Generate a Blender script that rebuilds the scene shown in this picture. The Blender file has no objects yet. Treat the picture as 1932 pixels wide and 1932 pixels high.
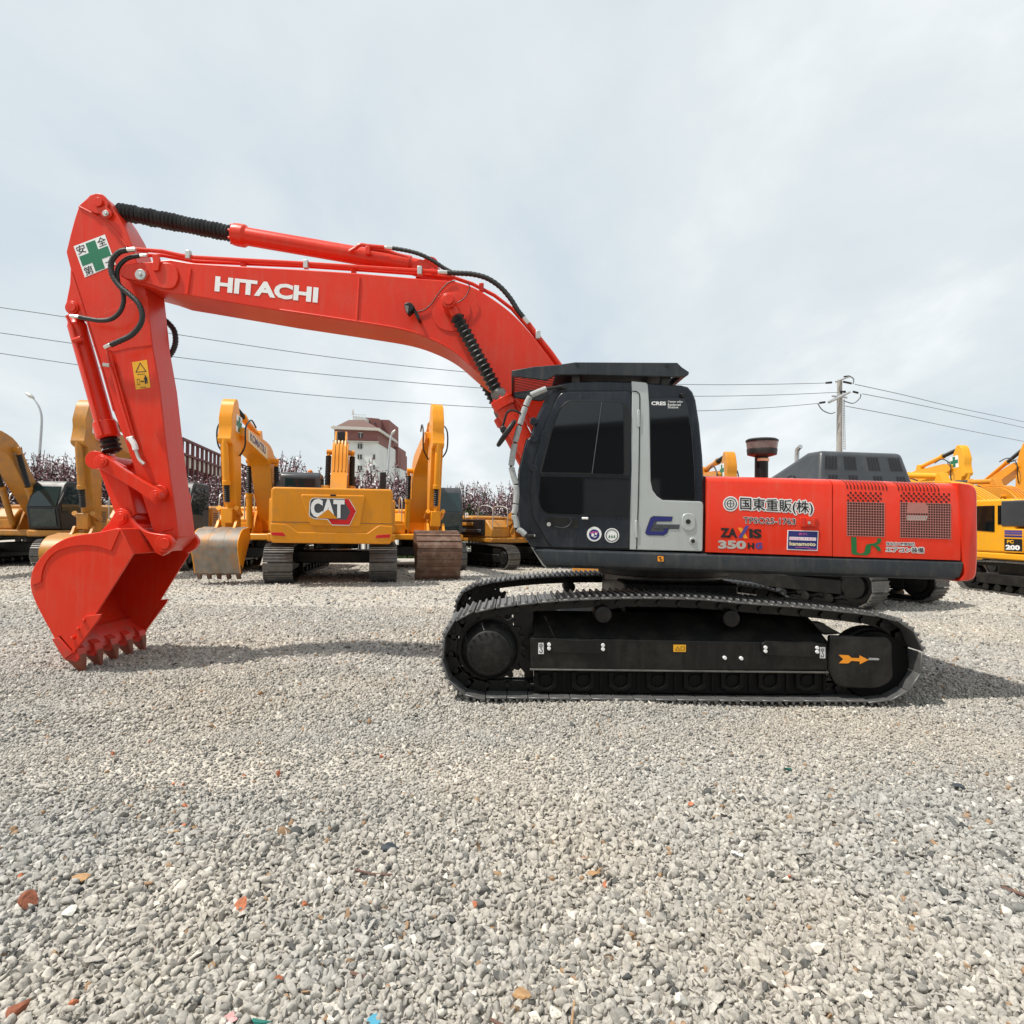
import bpy, bmesh, math, random
import numpy as np
from mathutils import Vector, Matrix
R = math.radians
SC = bpy.context.scene
COL = SC.collection
random.seed(7)
rng = np.random.default_rng(11)

# ------------------------------------------------------------------ camera
FOC, CEN, EYE = 1170.0, 966.0, 1.75          # focal length and centre in photo units (1932 wide), eye height in m
PITCH, ROLL = R(0.88), R(0.70)
cam = bpy.data.objects.new('camera', bpy.data.cameras.new('camera'))
COL.objects.link(cam)
cam.data.sensor_width = 36.0
cam.data.lens = 36.0 * FOC / 1932.0
cam.data.clip_start, cam.data.clip_end = 0.05, 3000.0
CR = Matrix.Rotation(R(90) + PITCH, 3, 'X') @ Matrix.Rotation(ROLL, 3, 'Z')
cam.matrix_world = Matrix.Translation((0, 0, EYE)) @ CR.to_4x4()
SC.camera = cam

# ------------------------------------------------------------------ world
wd = bpy.data.worlds.new('World'); SC.world = wd; wd.use_nodes = True
nt = wd.node_tree; N = nt.nodes; Lk = nt.links
bg = N['Background']; bg.inputs['Strength'].default_value = 0.1
sky = N.new('ShaderNodeTexSky'); sky.sky_type = 'NISHITA'; sky.sun_disc = False
sky.sun_elevation = R(61); sky.sun_rotation = R(248); sky.dust_density = 2.0
tc = N.new('ShaderNodeTexCoord')
sep = N.new('ShaderNodeSeparateXYZ'); Lk.new(tc.outputs['Generated'], sep.inputs[0])
def wmath(op, a, b=None):
    n = N.new('ShaderNodeMath'); n.operation = op
    for i, x in enumerate((a, b)):
        if x is None: continue
        if hasattr(x, 'is_linked'): Lk.new(x, n.inputs[i])
        else: n.inputs[i].default_value = x
    return n.outputs[0]
zz = wmath('ADD', wmath('MAXIMUM', sep.outputs['Z'], 0.0), 0.28)
cmb = N.new('ShaderNodeCombineXYZ')
Lk.new(wmath('DIVIDE', sep.outputs['X'], zz), cmb.inputs[0]); Lk.new(wmath('DIVIDE', sep.outputs['Y'], zz), cmb.inputs[1])
def wnoise(scale, det, rough, off, dist=0.0):
    mp = N.new('ShaderNodeMapping'); mp.inputs['Location'].default_value = off; mp.inputs['Rotation'].default_value = (0, 0, R(35))
    mp.inputs['Scale'].default_value = (1, 0.62, 1)
    Lk.new(cmb.outputs[0], mp.inputs[0])
    n = N.new('ShaderNodeTexNoise'); n.inputs['Scale'].default_value = scale; n.inputs['Detail'].default_value = det
    n.inputs['Roughness'].default_value = rough; n.inputs['Distortion'].default_value = dist
    Lk.new(mp.outputs[0], n.inputs[0]); return n.outputs[0]
def wramp(src, stops):
    r = N.new('ShaderNodeValToRGB'); e = r.color_ramp.elements
    while len(e) < len(stops): e.new(0.5)
    for el, (p, c) in zip(e, stops): el.position = p; el.color = c if len(c) == 4 else (*c, 1)
    Lk.new(src, r.inputs[0]); return r.outputs[0]
n1 = wnoise(1.1, 7, 0.52, (3.1, 0.4, 0), 0.4); n2 = wnoise(3.2, 6, 0.55, (1.0, 5.0, 2.0), 0.2)
nn = wmath('ADD', wmath('MULTIPLY', n1, 0.72), wmath('MULTIPLY', n2, 0.28))
cl = wramp(nn, [(0.36, (0.56, 0.635, 0.70)), (0.45, (0.63, 0.695, 0.73)), (0.53, (0.685, 0.74, 0.762)), (0.62, (0.83, 0.862, 0.878))])
vm = N.new('ShaderNodeVectorMath'); vm.operation = 'SCALE'; vm.inputs['Scale'].default_value = 10.0
Lk.new(cl, vm.inputs[0])
mx = N.new('ShaderNodeMix'); mx.data_type = 'RGBA'; mx.inputs['Factor'].default_value = 0.93
Lk.new(sky.outputs[0], mx.inputs[6]); Lk.new(vm.outputs[0], mx.inputs[7])
Lk.new(mx.outputs[2], bg.inputs['Color'])

# ------------------------------------------------------------------ sun
sun = bpy.data.objects.new('sun', bpy.data.lights.new('sun', 'SUN')); COL.objects.link(sun)
sun.data.energy = 3.9; sun.data.angle = R(1.6); sun.data.color = (1.0, 0.95, 0.87)
sun.rotation_euler = Vector((0.50, 0.20, -1.0)).to_track_quat('-Z', 'Y').to_euler()
sun.location = (-12, -5, 25)
SC.view_settings.view_transform = 'Standard'; SC.view_settings.look = 'None'
SC.view_settings.exposure = 0.24; SC.view_settings.gamma = 1.0
SC.cycles.max_bounces = 8; SC.cycles.diffuse_bounces = 3; SC.cycles.glossy_bounces = 3

# ------------------------------------------------------------------ measuring: a point seen at (u, v) that stands at depth Y
CRN = [[CR[i][j] for j in range(3)] for i in range(3)]
def W(u, v, Y):
    d = CR @ Vector(((u - CEN) / FOC, -(v - CEN) / FOC, -1.0))
    k = Y / d.y
    return Vector((d.x * k, Y, EYE + d.z * k))
ZM = {}
def zmap(n, x0, y0, w, px=1932.0): ZM[n] = (x0 * .754688, y0 * .754688, w / px * .754688)
for a in (('Z1',60,440,700),('Z2',60,1080,700),('Z3',700,540,700),('Z4',1220,860,600),('Z5',1740,1040,820),('Z6',1080,1360,700),
          ('Z7',1740,1400,620),('A1',0,940,500),('A3',640,1000,560),('A4',1120,1160,320),('A5',1740,900,820),
          ('A7',1760,1160,700),('B2',1540,1180,420),('B3',1940,1180,400)): zmap(*a)
zmap('A2', 460, 960, 360, 1338.0); zmap('A6', 2200, 1060, 360, 1391.0)
ZM['P'] = (0, 0, 1.0)
def q(n, *pts):
    a, b, s = ZM[n]
    return [(a + x * s, b + y * s) for x, y in pts]
def cr2(pts, n=6, closed=False):
    """smooth curve through the points"""
    P = [Vector(p) for p in pts]; out = []; m = len(P)
    rngs = range(m if closed else m - 1)
    for i in rngs:
        p1, p2 = P[i], P[(i + 1) % m]
        p0 = P[(i - 1) % m] if (closed or i > 0) else p1
        p3 = P[(i + 2) % m] if (closed or i + 2 < m) else p2
        for k in range(n):
            t = k / n
            out.append(0.5 * ((2*p1) + (p2-p0)*t + (2*p0-5*p1+4*p2-p3)*t*t + (3*p1-p0-3*p2+p3)*t**3))
    if not closed: out.append(P[-1])
    return [tuple(x) for x in out]
def circ(c, r, n=24, ry=None, a0=0, a1=360):
    ry = ry or r
    m = n if a1 - a0 >= 360 else n + 1
    return [(c[0] + r * math.cos(R(a0 + (a1-a0)*i/n)), c[1] + ry * math.sin(R(a0 + (a1-a0)*i/n))) for i in range(m)]
def rnd(pts, r, n=5):
    """round the corners of a polygon; r one radius or one per corner"""
    out = []; m = len(pts)
    for i in range(m):
        ri = r[i] if isinstance(r, (list, tuple)) else r
        p, a, b = Vector(pts[i]), Vector(pts[i-1]), Vector(pts[(i+1) % m])
        if ri <= 0: out.append(tuple(p)); continue
        da, db = (a - p), (b - p)
        k = min(ri, da.length * .48, db.length * .48)
        pa, pb = p + da.normalized() * k, p + db.normalized() * k
        for j in range(n + 1):
            t = j / n
            out.append(tuple(pa*(1-t)**2 + p*2*t*(1-t) + pb*t*t))
    return out

# ------------------------------------------------------------------ materials
MATS = {}
def newmat(name):
    m = bpy.data.materials.new(name); m.use_nodes = True; MATS[name] = m
    return m, m.node_tree.nodes, m.node_tree.links, m.node_tree.nodes['Principled BSDF']
def mat(name, rgb, rough=.5, streak=None, samt=.0, metal=0.0, coat=0.0, var=.12, scale=3.0, bump=0.0, bscale=60.0, dirt=None, dirt_amt=.0, dscale=5.0, spec=.5):
    m, n, l, b = newmat(name)
    tcn = n.new('ShaderNodeTexCoord')
    no = n.new('ShaderNodeTexNoise'); no.inputs['Scale'].default_value = scale; no.inputs['Detail'].default_value = 6; no.inputs['Roughness'].default_value = .6
    l.new(tcn.outputs['Object'], no.inputs['Vector'])
    rp = n.new('ShaderNodeValToRGB'); e = rp.color_ramp.elements
    e[0].position, e[1].position = .3, .7
    e[0].color = (*[max(0, c * (1 - var)) for c in rgb], 1); e[1].color = (*[min(1, c * (1 + var * .6)) for c in rgb], 1)
    l.new(no.outputs[0], rp.inputs[0]); col = rp.outputs[0]
    mr = n.new('ShaderNodeMapRange'); mr.inputs['To Min'].default_value = max(.02, rough - .10); mr.inputs['To Max'].default_value = min(1, rough + .12)
    l.new(no.outputs[0], mr.inputs['Value']); l.new(mr.outputs[0], b.inputs['Roughness'])
    if dirt:
        n2 = n.new('ShaderNodeTexNoise'); n2.inputs['Scale'].default_value = dscale; n2.inputs['Detail'].default_value = 9; n2.inputs['Roughness'].default_value = .7
        l.new(tcn.outputs['Object'], n2.inputs['Vector'])
        r2 = n.new('ShaderNodeValToRGB'); r2.color_ramp.elements[0].position = .48; r2.color_ramp.elements[1].position = .68
        r2.color_ramp.elements[1].color = (dirt_amt,) * 3 + (1,)
        l.new(n2.outputs[0], r2.inputs[0])
        mxn = n.new('ShaderNodeMix'); mxn.data_type = 'RGBA'; l.new(r2.outputs[0], mxn.inputs['Factor'])
        l.new(col, mxn.inputs[6]); mxn.inputs[7].default_value = (*dirt, 1); col = mxn.outputs[2]
    if streak:                                             # runs of dust down the sides
        mp = n.new('ShaderNodeMapping'); mp.inputs['Scale'].default_value = (9, 9, .9); l.new(tcn.outputs['Object'], mp.inputs[0])
        n4 = n.new('ShaderNodeTexNoise'); n4.inputs['Scale'].default_value = 1.6; n4.inputs['Detail'].default_value = 8; n4.inputs['Roughness'].default_value = .72; l.new(mp.outputs[0], n4.inputs['Vector'])
        r4 = n.new('ShaderNodeValToRGB'); r4.color_ramp.elements[0].position = .50; r4.color_ramp.elements[1].position = .74; r4.color_ramp.elements[1].color = (samt,) * 3 + (1,); l.new(n4.outputs[0], r4.inputs[0])
        m5 = n.new('ShaderNodeMix'); m5.data_type = 'RGBA'; l.new(r4.outputs[0], m5.inputs['Factor']); l.new(col, m5.inputs[6]); m5.inputs[7].default_value = (*streak, 1); col = m5.outputs[2]
    l.new(col, b.inputs['Base Color'])
    b.inputs['Metallic'].default_value = metal; b.inputs['Specular IOR Level'].default_value = spec
    b.inputs['Coat Weight'].default_value = coat; b.inputs['Coat Roughness'].default_value = .18
    if bump > 0:
        nb = n.new('ShaderNodeTexNoise'); nb.inputs['Scale'].default_value = bscale; nb.inputs['Detail'].default_value = 5
        l.new(tcn.outputs['Object'], nb.inputs['Vector'])
        bp = n.new('ShaderNodeBump'); bp.inputs['Strength'].default_value = bump; bp.inputs['Distance'].default_value = .01
        l.new(nb.outputs[0], bp.inputs['Height']); l.new(bp.outputs[0], b.inputs['Normal'])
    return m
DUST = (.30, .27, .22)
RED = mat('red_paint', (.69, .030, .008), .32, coat=.10, spec=.32, streak=(.52, .13, .08), samt=.34, var=.07, scale=1.6, dirt=(.55, .10, .06), dirt_amt=.25, dscale=2.5, bump=.03, bscale=25)
REDIN = mat('red_worn', (.70, .035, .018), .45, coat=.1, var=.15, scale=3, dirt=(.25, .10, .06), dirt_amt=.6, dscale=4)
TOOTH = mat('tooth_steel', (.27, .065, .035), .55, var=.3, scale=9, dirt=(.12, .09, .06), dirt_amt=.9, dscale=9, bump=.2, bscale=40)
NAVY = mat('dark_cab_paint', (.013, .017, .025), .28, coat=.12, spec=.4, streak=(.07, .07, .068), samt=.35, var=.1, scale=2, dirt=(.05, .055, .06), dirt_amt=.35, dscale=3)
SKIRT = mat('dark_skirt_paint', (.026, .032, .039), .45, coat=.0, spec=.35, streak=(.12, .115, .10), samt=.4, var=.12, scale=2, dirt=(.09, .09, .085), dirt_amt=.4, dscale=2.5)
SILVER = mat('silver_paint', (.50, .53, .52), .34, metal=.3, coat=.2, streak=(.36, .35, .32), samt=.3, var=.05, scale=2)
BLACK = mat('black_paint', (.009, .009, .009), .42, spec=.35, var=.2, scale=3, dirt=(.05, .046, .04), dirt_amt=.7, dscale=3.5, bump=.06, bscale=30)
FRAMEB = mat('track_frame_black', (.006, .006, .006), .40, spec=.35, streak=(.05, .045, .038), samt=.3, var=.25, scale=2.5, dirt=(.035, .032, .026), dirt_amt=.65, dscale=3, bump=.08, bscale=25)
ROLLB = mat('shaded_roller_black', (.0035, .0035, .0035), .6, spec=.2, var=.2)  # shade inside the crawlers put into a darker, matte black
STEEL = mat('worn_track_steel', (.15, .146, .14), .42, metal=.4, var=.35, scale=7, dirt=(.16, .13, .09), dirt_amt=.5, dscale=6, bump=.15, bscale=35)
SHOE = mat('track_shoe_steel', (.15, .15, .15), .42, metal=.35, var=.35, scale=7, dirt=(.17, .14, .095), dirt_amt=.45, dscale=5, bump=.15, bscale=35)
CHROME = mat('bright_steel', (.62, .62, .60), .25, metal=.9, var=.1)
ZINC = mat('zinc', (.55, .55, .52), .42, metal=.6, var=.15)
RUBBER = mat('black_rubber', (.010, .010, .010), .48, var=.2, scale=6, dirt=(.04, .037, .032), dirt_amt=.5, dscale=8)
HOSE = mat('hose_rubber', (.016, .018, .017), .42, var=.2, bump=.5, bscale=120)
GASKET = mat('window_gasket', (.006, .006, .007), .5)
WRAP = mat('grey_foam_wrap', (.40, .41, .41), .75, var=.2, scale=60, bump=.6, bscale=150)
WHITE = mat('white_vinyl', (.82, .82, .81), .4, var=.04)
INK = mat('black_vinyl', (.012, .011, .012), .4, var=.04)
GREEN = mat('green_vinyl', (.012, .17, .085), .4, var=.06)
GREENB = mat('dark_green_vinyl', (.008, .14, .035), .4, var=.05)
BLUE = mat('blue_vinyl', (.018, .022, .16), .4, var=.05)
LILAC = mat('violet_vinyl', (.075, .055, .26), .4, var=.05)
ORANGE = mat('orange_vinyl', (.85, .30, .015), .4, var=.05)
AMBER = mat('amber_vinyl', (.80, .40, .02), .4, var=.05)
PINK = mat('pink_vinyl', (.75, .12, .38), .4, var=.05)
CREAM = mat('cream_vinyl', (.80, .68, .40), .4, var=.05)
GREY = mat('grey_vinyl', (.42, .41, .38), .4, var=.05)
DGREY = mat('dark_grey_vinyl', (.06, .065, .075), .4, var=.05)
LRED = mat('red_lens', (.55, .012, .015), .2, coat=.5, var=.05)
YEL = mat('yellow_paint', (.84, .32, .010), .36, coat=.06, spec=.35, streak=(.50, .26, .06), samt=.45, var=.08, scale=1.5, dirt=(.50, .24, .05), dirt_amt=.35, dscale=3)
YEL2 = mat('deep_yellow_paint', (.68, .255, .008), .34, coat=.10, spec=.4, streak=(.44, .22, .05), samt=.4, var=.1, scale=1.5, dirt=(.35, .18, .05), dirt_amt=.4, dscale=3)
YEL3 = mat('tan_yellow_paint', (.50, .21, .022), .45, streak=(.25, .15, .07), samt=.5, var=.14, scale=2, dirt=(.22, .13, .06), dirt_amt=.6, dscale=3)
YEL4 = mat('bright_yellow_paint', (.86, .38, .012), .36, coat=.06, spec=.35, streak=(.5, .3, .08), samt=.4, var=.08, scale=1.5, dirt=(.55, .30, .06), dirt_amt=.3, dscale=3)
RUST = mat('rusty_bucket_steel', (.135, .068, .042), .62, var=.35, scale=5, dirt=(.26, .20, .15), dirt_amt=.7, dscale=4, bump=.4, bscale=18)
WORN = mat('scraped_bucket_steel', (.24, .215, .185), .55, metal=.25, var=.3, scale=5, dirt=(.42, .19, .05), dirt_amt=.85, dscale=2.6, bump=.3, bscale=20)
CHAR = mat('charcoal_cover', (.042, .046, .052), .38, coat=.15, var=.15, scale=2, dirt=(.10, .10, .10), dirt_amt=.4, dscale=2)
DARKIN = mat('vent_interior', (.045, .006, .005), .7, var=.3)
GRILLE = mat('vent_grille_bars', (.50, .20, .17), .5, var=.1)
DUSTLENS = mat('dusty_clear_band', (.20, .165, .155), .35, coat=.4, var=.3, scale=20)
CONC = mat('pole_concrete', (.36, .345, .32), .85, var=.15, scale=4)
WIRE = mat('cable', (.16, .17, .18), .6)
LAMPG = mat('lamp_pole_grey', (.42, .44, .46), .5, var=.1)
BRICKR = mat('maroon_wall', (.12, .040, .040), .85, var=.2, scale=.6)
BRICKW = mat('red_brown_wall', (.21, .088, .078), .85, var=.12, scale=.3)
WALLW = mat('white_render', (.62, .64, .62), .85, var=.06, scale=.2, dirt=(.45, .46, .44), dirt_amt=.5, dscale=.3)
ROOFT = mat('brown_roof_tile', (.15, .085, .07), .8, var=.2, scale=1.0)
TRIM = mat('cream_trim', (.50, .47, .42), .8, var=.1)
WHITEP = mat('white_picket_paint', (.62, .63, .61), .6, var=.1)
BARK = mat('dark_bark', (.055, .035, .033), .85, var=.3, scale=8)
HEDGE = mat('bush_leaves', (.05, .105, .022), .6, var=.4, scale=2.5)
def glassmat(name, rgb, rough=.04):
    m, n, l, b = newmat(name)
    b.inputs['Base Color'].default_value = (*rgb, 1); b.inputs['Roughness'].default_value = rough
    b.inputs['Specular IOR Level'].default_value = .62; b.inputs['Coat Weight'].default_value = .0
    return m
GLASS = glassmat('tinted_glass', (.006, .007, .008))
GLASS2 = glassmat('green_tinted_glass', (.012, .03, .032))
WINDOWB = glassmat('building_window_glass', (.02, .025, .03), .1)

# ------------------------------------------------------------------ mesh builder
ROOTINV = {}
def set_root(o, M): ROOTINV[o.name] = M.inverted(); o.matrix_world = M
def root_inv(p):
    while p.parent: p = p.parent
    return ROOTINV.get(p.name, Matrix.Identity(4))
def tag(o, label=None, cat=None, group=None, kind=None):
    if label: o['label'] = label
    if cat: o['category'] = cat
    if group: o['group'] = group
    if kind: o['kind'] = kind
    return o
def thing(name, label, cat, loc, hd=0.0, group=None):
    o = bpy.data.objects.new(name, None); COL.objects.link(o); o.empty_display_size = .3
    set_root(o, Matrix.Translation(Vector(loc)) @ Matrix.Rotation(R(hd), 4, 'Z'))
    o.location = loc; o.rotation_euler = (0, 0, R(hd))
    return tag(o, label, cat, group)
class MB:
    def __init__(s): s.v = []; s.f = []; s.m = []; s.cur = 0
    def add(s, vs, fs):
        o = len(s.v); s.v += [tuple(x) for x in vs]
        for f in fs: s.f.append([i + o for i in f]); s.m.append(s.cur)
        return s
    def ext(s, poly, vec):
        n = len(poly); P = [Vector(p) for p in poly]; V = Vector(vec)
        fs = [list(range(n)), list(range(2*n - 1, n - 1, -1))] + [[i, i + n, (i+1) % n + n, (i+1) % n] for i in range(n)]
        return s.add(P + [p + V for p in P], fs)
    def pix(s, px, Y0, Y1, ref=None):
        """outline measured where it stands at depth ref, built from depth Y0 to Y1"""
        P = [W(u, v, ref or Y0) for u, v in px]
        return s.ext([(p.x, Y0, p.z) for p in P], (0, Y1 - Y0, 0))
    def flat(s, px, Y): return s.add([W(u, v, Y) for u, v in px], [list(range(len(px)))])
    def xz(s, poly, y0, y1): return s.ext([(x, y0, z) for x, z in poly], (0, y1 - y0, 0))
    def xy(s, poly, z0, z1): return s.ext([(x, y, z0) for x, y in poly], (0, 0, z1 - z0))
    def yz(s, poly, x0, x1): return s.ext([(x0, y, z) for y, z in poly], (x1 - x0, 0, 0))
    def box(s, x0, x1, y0, y1, z0, z1):
        return s.ext([(x0, y0, z0), (x1, y0, z0), (x1, y1, z0), (x0, y1, z0)], (0, 0, z1 - z0))
    def obox(s, c, a, b, d):
        c, a, b, d = Vector(c), Vector(a), Vector(b), Vector(d)
        return s.ext([c - a - b - d, c + a - b - d, c + a + b - d, c - a + b - d], d * 2)
    def tube(s, pts, r, n=10, caps=True):
        P = [Vector(p) for p in pts]; m = len(P); rr = r if isinstance(r, (list, tuple)) else [r] * m
        vs = []; up = None
        for i in range(m):
            t = (P[min(i+1, m-1)] - P[max(i-1, 0)])
            t = t.normalized() if t.length > 1e-9 else Vector((0, 0, 1))
            if up is None:
                up = Vector((0, 1, 0)) if abs(t.y) < .9 else Vector((1, 0, 0))
            up = (up - t * up.dot(t))
            up = up.normalized() if up.length > 1e-6 else t.orthogonal().normalized()
            sd = t.cross(up)
            for k in range(n):
                a = 2 * math.pi * k / n
                vs.append(P[i] + (up * math.cos(a) + sd * math.sin(a)) * rr[i])
        fs = [[i*n + k, i*n + (k+1) % n, (i+1)*n + (k+1) % n, (i+1)*n + k] for i in range(m-1) for k in range(n)]
        if caps: fs += [list(range(n-1, -1, -1)), list(range((m-1)*n, m*n))]
        return s.add(vs, fs)
    def lathe(s, p, d, prof, n=24):
        p, d = Vector(p), Vector(d).normalized()
        return s.tube([p + d*t for t, r in prof], [max(r, 1e-4) for t, r in prof], n)
    def cyl(s, a, b, r, n=20): return s.tube([a, b], r, n)
    def build(s, name, mt, parent=None, bevel=0.0, seg=2, local=False, smooth=True, ang=38):
        me = bpy.data.meshes.new(name)
        vs = s.v
        if parent is not None and not local:
            I = root_inv(parent); vs = [tuple(I @ Vector(x)) for x in s.v]
        me.from_pydata(vs, [], s.f)
        bm = bmesh.new(); bm.from_mesh(me); bmesh.ops.recalc_face_normals(bm, faces=bm.faces); bm.to_mesh(me); bm.free()
        for x in (mt if isinstance(mt, (list, tuple)) else [mt]): me.materials.append(x)
        if isinstance(mt, (list, tuple)): me.polygons.foreach_set('material_index', s.m)
        if smooth:
            me.polygons.foreach_set('use_smooth', [True] * len(me.polygons)); me.set_sharp_from_angle(angle=R(ang))
        o = bpy.data.objects.new(name, me); COL.objects.link(o)
        if parent is not None: o.parent = parent
        if bevel > 0:
            b = o.modifiers.new('edge', 'BEVEL'); b.width = bevel; b.segments = seg; b.limit_method = 'ANGLE'; b.angle_limit = R(40)
            b.use_clamp_overlap = True
        return o

# ------------------------------------------------------------------ lettering
TXT = {}
def glyphs(s, bold=0.0):
    k = (s, bold)
    if k in TXT: return TXT[k]
    c = bpy.data.curves.new('lettering', 'FONT'); c.body = s; c.offset = bold; c.resolution_u = 3
    ob = bpy.data.objects.new('lettering', c); COL.objects.link(ob)
    me = bpy.data.meshes.new_from_object(ob.evaluated_get(bpy.context.evaluated_depsgraph_get()))
    vs = [(v.co.x, v.co.y) for v in me.vertices]; fs = [list(p.vertices) for p in me.polygons]
    bpy.data.objects.remove(ob); bpy.data.curves.remove(c); bpy.data.meshes.remove(me)
    x0, x1 = min(v[0] for v in vs), max(v[0] for v in vs); y0, y1 = min(v[1] for v in vs), max(v[1] for v in vs)
    TXT[k] = ([((x - x0) / (x1 - x0), (y - y0) / (y1 - y0)) for x, y in vs], fs)
    return TXT[k]
def put_text(mb, s, bl, br, tl, bold=0.0, lift=(0, 0, 0), grow=0.0):
    """letters filling the parallelogram bottom-left, bottom-right, top-left"""
    vs, fs = glyphs(s, bold)
    A, X, Y, Lf = Vector(bl), Vector(br) - Vector(bl), Vector(tl) - Vector(bl), Vector(lift)
    if grow:
        k = 0
        for dx, dy in [(1,0),(-1,0),(0,1),(0,-1),(.7,.7),(-.7,.7),(.7,-.7),(-.7,-.7)]:
            o = X.normalized() * dx * grow + Y.normalized() * dy * grow + Lf * (1 + .06 * k); k += 1
            mb.add([A + X*x + Y*y + o for x, y in vs], fs)
    else: mb.add([A + X*x + Y*y + Lf for x, y in vs], fs)
    return mb
def pix_text(mb, s, zn, bl, br, tl, Y, bold=0.0, grow=0.0):
    (a, b, c) = [W(u, v, Y) for u, v in q(zn, bl, br, tl)]
    return put_text(mb, s, a, b, c, bold, (0, -.0008, 0) if grow else (0, 0, 0), grow)
# ------------------------------------------------------------------ ground and gravel
def hgt(x, y):
    """gentle lumps of the gravel yard (numpy)"""
    a = .020*np.sin(x*1.1 + .7*y) * np.sin(y*.9 - .5*x + 1.0) + .012*np.sin(x*2.7 - y*1.6 + 2) + .008*np.sin(x*4.9 + y*4.1) * np.sin(y*3.3 - 1.7*x)
    bump = .05*np.exp(-((x + 3.6)**2/1.2 + (y - 6.6)**2/.12)) + .05*np.exp(-((x - 4.9)**2/.5 + (y - 6.9)**2/.5)) - .02*np.exp(-((y - 5.0)**2/.9 + (x + 1)**2/14))
    rut = .035*np.sin(4.2*(y - .18*x) + .8*np.sin(.9*x)) * np.exp(-((y - 5.4)**2/2.2)) * np.clip((3.2 - x)/4, 0, 1) * np.clip((5.95 - y)/.5, .35, 1)
    a = a + rut
    near = np.clip((y - 1.0)/2.0, 0, 1)
    return (a * np.clip(1.6 - y/14, .25, 1) + bump) * near - .012
m, n, l, b = newmat('gravel_ground')
tcn = n.new('ShaderNodeTexCoord')
vo = n.new('ShaderNodeTexVoronoi'); vo.inputs['Scale'].default_value = 19.0; vo.inputs['Randomness'].default_value = 1
l.new(tcn.outputs['Object'], vo.inputs['Vector'])
bwn = n.new('ShaderNodeRGBToBW'); l.new(vo.outputs['Color'], bwn.inputs[0])
rp = n.new('ShaderNodeValToRGB'); e = rp.color_ramp.elements
e[0].position, e[0].color = .1, (.30, .288, .266, 1); e[1].position, e[1].color = .9, (.60, .575, .53, 1); x = e.new(.45); x.color = (.46, .438, .402, 1)
l.new(bwn.outputs[0], rp.inputs[0])
no = n.new('ShaderNodeTexNoise'); no.inputs['Scale'].default_value = .55; no.inputs['Detail'].default_value = 7; no.inputs['Roughness'].default_value = .65
l.new(tcn.outputs['Object'], no.inputs['Vector'])
r2 = n.new('ShaderNodeValToRGB'); r2.color_ramp.elements[0].position = .35; r2.color_ramp.elements[1].position = .7
r2.color_ramp.elements[0].color = (.80, .80, .80, 1); r2.color_ramp.elements[1].color = (1.08, 1.02, .93, 1)
l.new(no.outputs[0], r2.inputs[0])
mm = n.new('ShaderNodeMix'); mm.data_type = 'RGBA'; mm.blend_type = 'MULTIPLY'; mm.inputs['Factor'].default_value = 1
l.new(rp.outputs[0], mm.inputs[6]); l.new(r2.outputs[0], mm.inputs[7]); l.new(mm.outputs[2], b.inputs['Base Color'])
bp = n.new('ShaderNodeBump'); bp.inputs['Strength'].default_value = .7; bp.inputs['Distance'].default_value = .02; bp.invert = True
l.new(vo.outputs['Distance'], bp.inputs['Height']); l.new(bp.outputs[0], b.inputs['Normal']); b.inputs['Roughness'].default_value = .95
b.inputs['Specular IOR Level'].default_value = .2
GROUNDM = m
xs = np.unique(np.concatenate([np.linspace(-600, -40, 12), np.linspace(-40, -12, 29), np.linspace(-12, 12, 161), np.linspace(12, 40, 29), np.linspace(40, 600, 12)]))
ys = np.unique(np.concatenate([np.linspace(-60, 0, 8), np.linspace(0, 16, 141), np.linspace(16, 60, 45), np.linspace(60, 1200, 15)]))
gx, gy = np.meshgrid(xs, ys); gz = hgt(gx, gy)
gv = np.stack([gx, gy, gz], -1).reshape(-1, 3); nx = len(xs)
gf = [[j*nx + i, j*nx + i + 1, (j+1)*nx + i + 1, (j+1)*nx + i] for j in range(len(ys) - 1) for i in range(nx - 1)]
me = bpy.data.meshes.new('ground'); me.from_pydata(gv.tolist(), [], gf); me.materials.append(GROUNDM)
me.polygons.foreach_set('use_smooth', [True] * len(me.polygons))
ground = bpy.data.objects.new('ground', me); COL.objects.link(ground); tag(ground, kind='structure')

m, n, l, b = newmat('gravel_stone')
at = n.new('ShaderNodeAttribute'); at.attribute_name = 'tone'
rp = n.new('ShaderNodeValToRGB'); e = rp.color_ramp.elements
stops = [(0, (.085, .088, .09)), (.10, (.25, .244, .232)), (.35, (.395, .378, .352)), (.62, (.475, .455, .424)), (.86, (.555, .533, .497)), (.955, (.74, .71, .66)), (.975, (.36, .21, .12)), (1, (.36, .28, .19))]
while len(e) < len(stops): e.new(.5)
for el, (p, c) in zip(e, stops): el.position = p; el.color = (*c, 1)
l.new(at.outputs['Fac'], rp.inputs[0])
tcn = n.new('ShaderNodeTexCoord'); no = n.new('ShaderNodeTexNoise'); no.inputs['Scale'].default_value = 90; no.inputs['Detail'].default_value = 5
l.new(tcn.outputs['Object'], no.inputs['Vector'])
r2 = n.new('ShaderNodeValToRGB'); r2.color_ramp.elements[0].position = .3; r2.color_ramp.elements[1].position = .7
r2.color_ramp.elements[0].color = (.72, .71, .69, 1); r2.color_ramp.elements[1].color = (1.08, 1.08, 1.07, 1); l.new(no.outputs[0], r2.inputs[0])
mm = n.new('ShaderNodeMix'); mm.data_type = 'RGBA'; mm.blend_type = 'MULTIPLY'; mm.inputs['Factor'].default_value = 1
l.new(rp.outputs[0], mm.inputs[6]); l.new(r2.outputs[0], mm.inputs[7])
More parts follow.
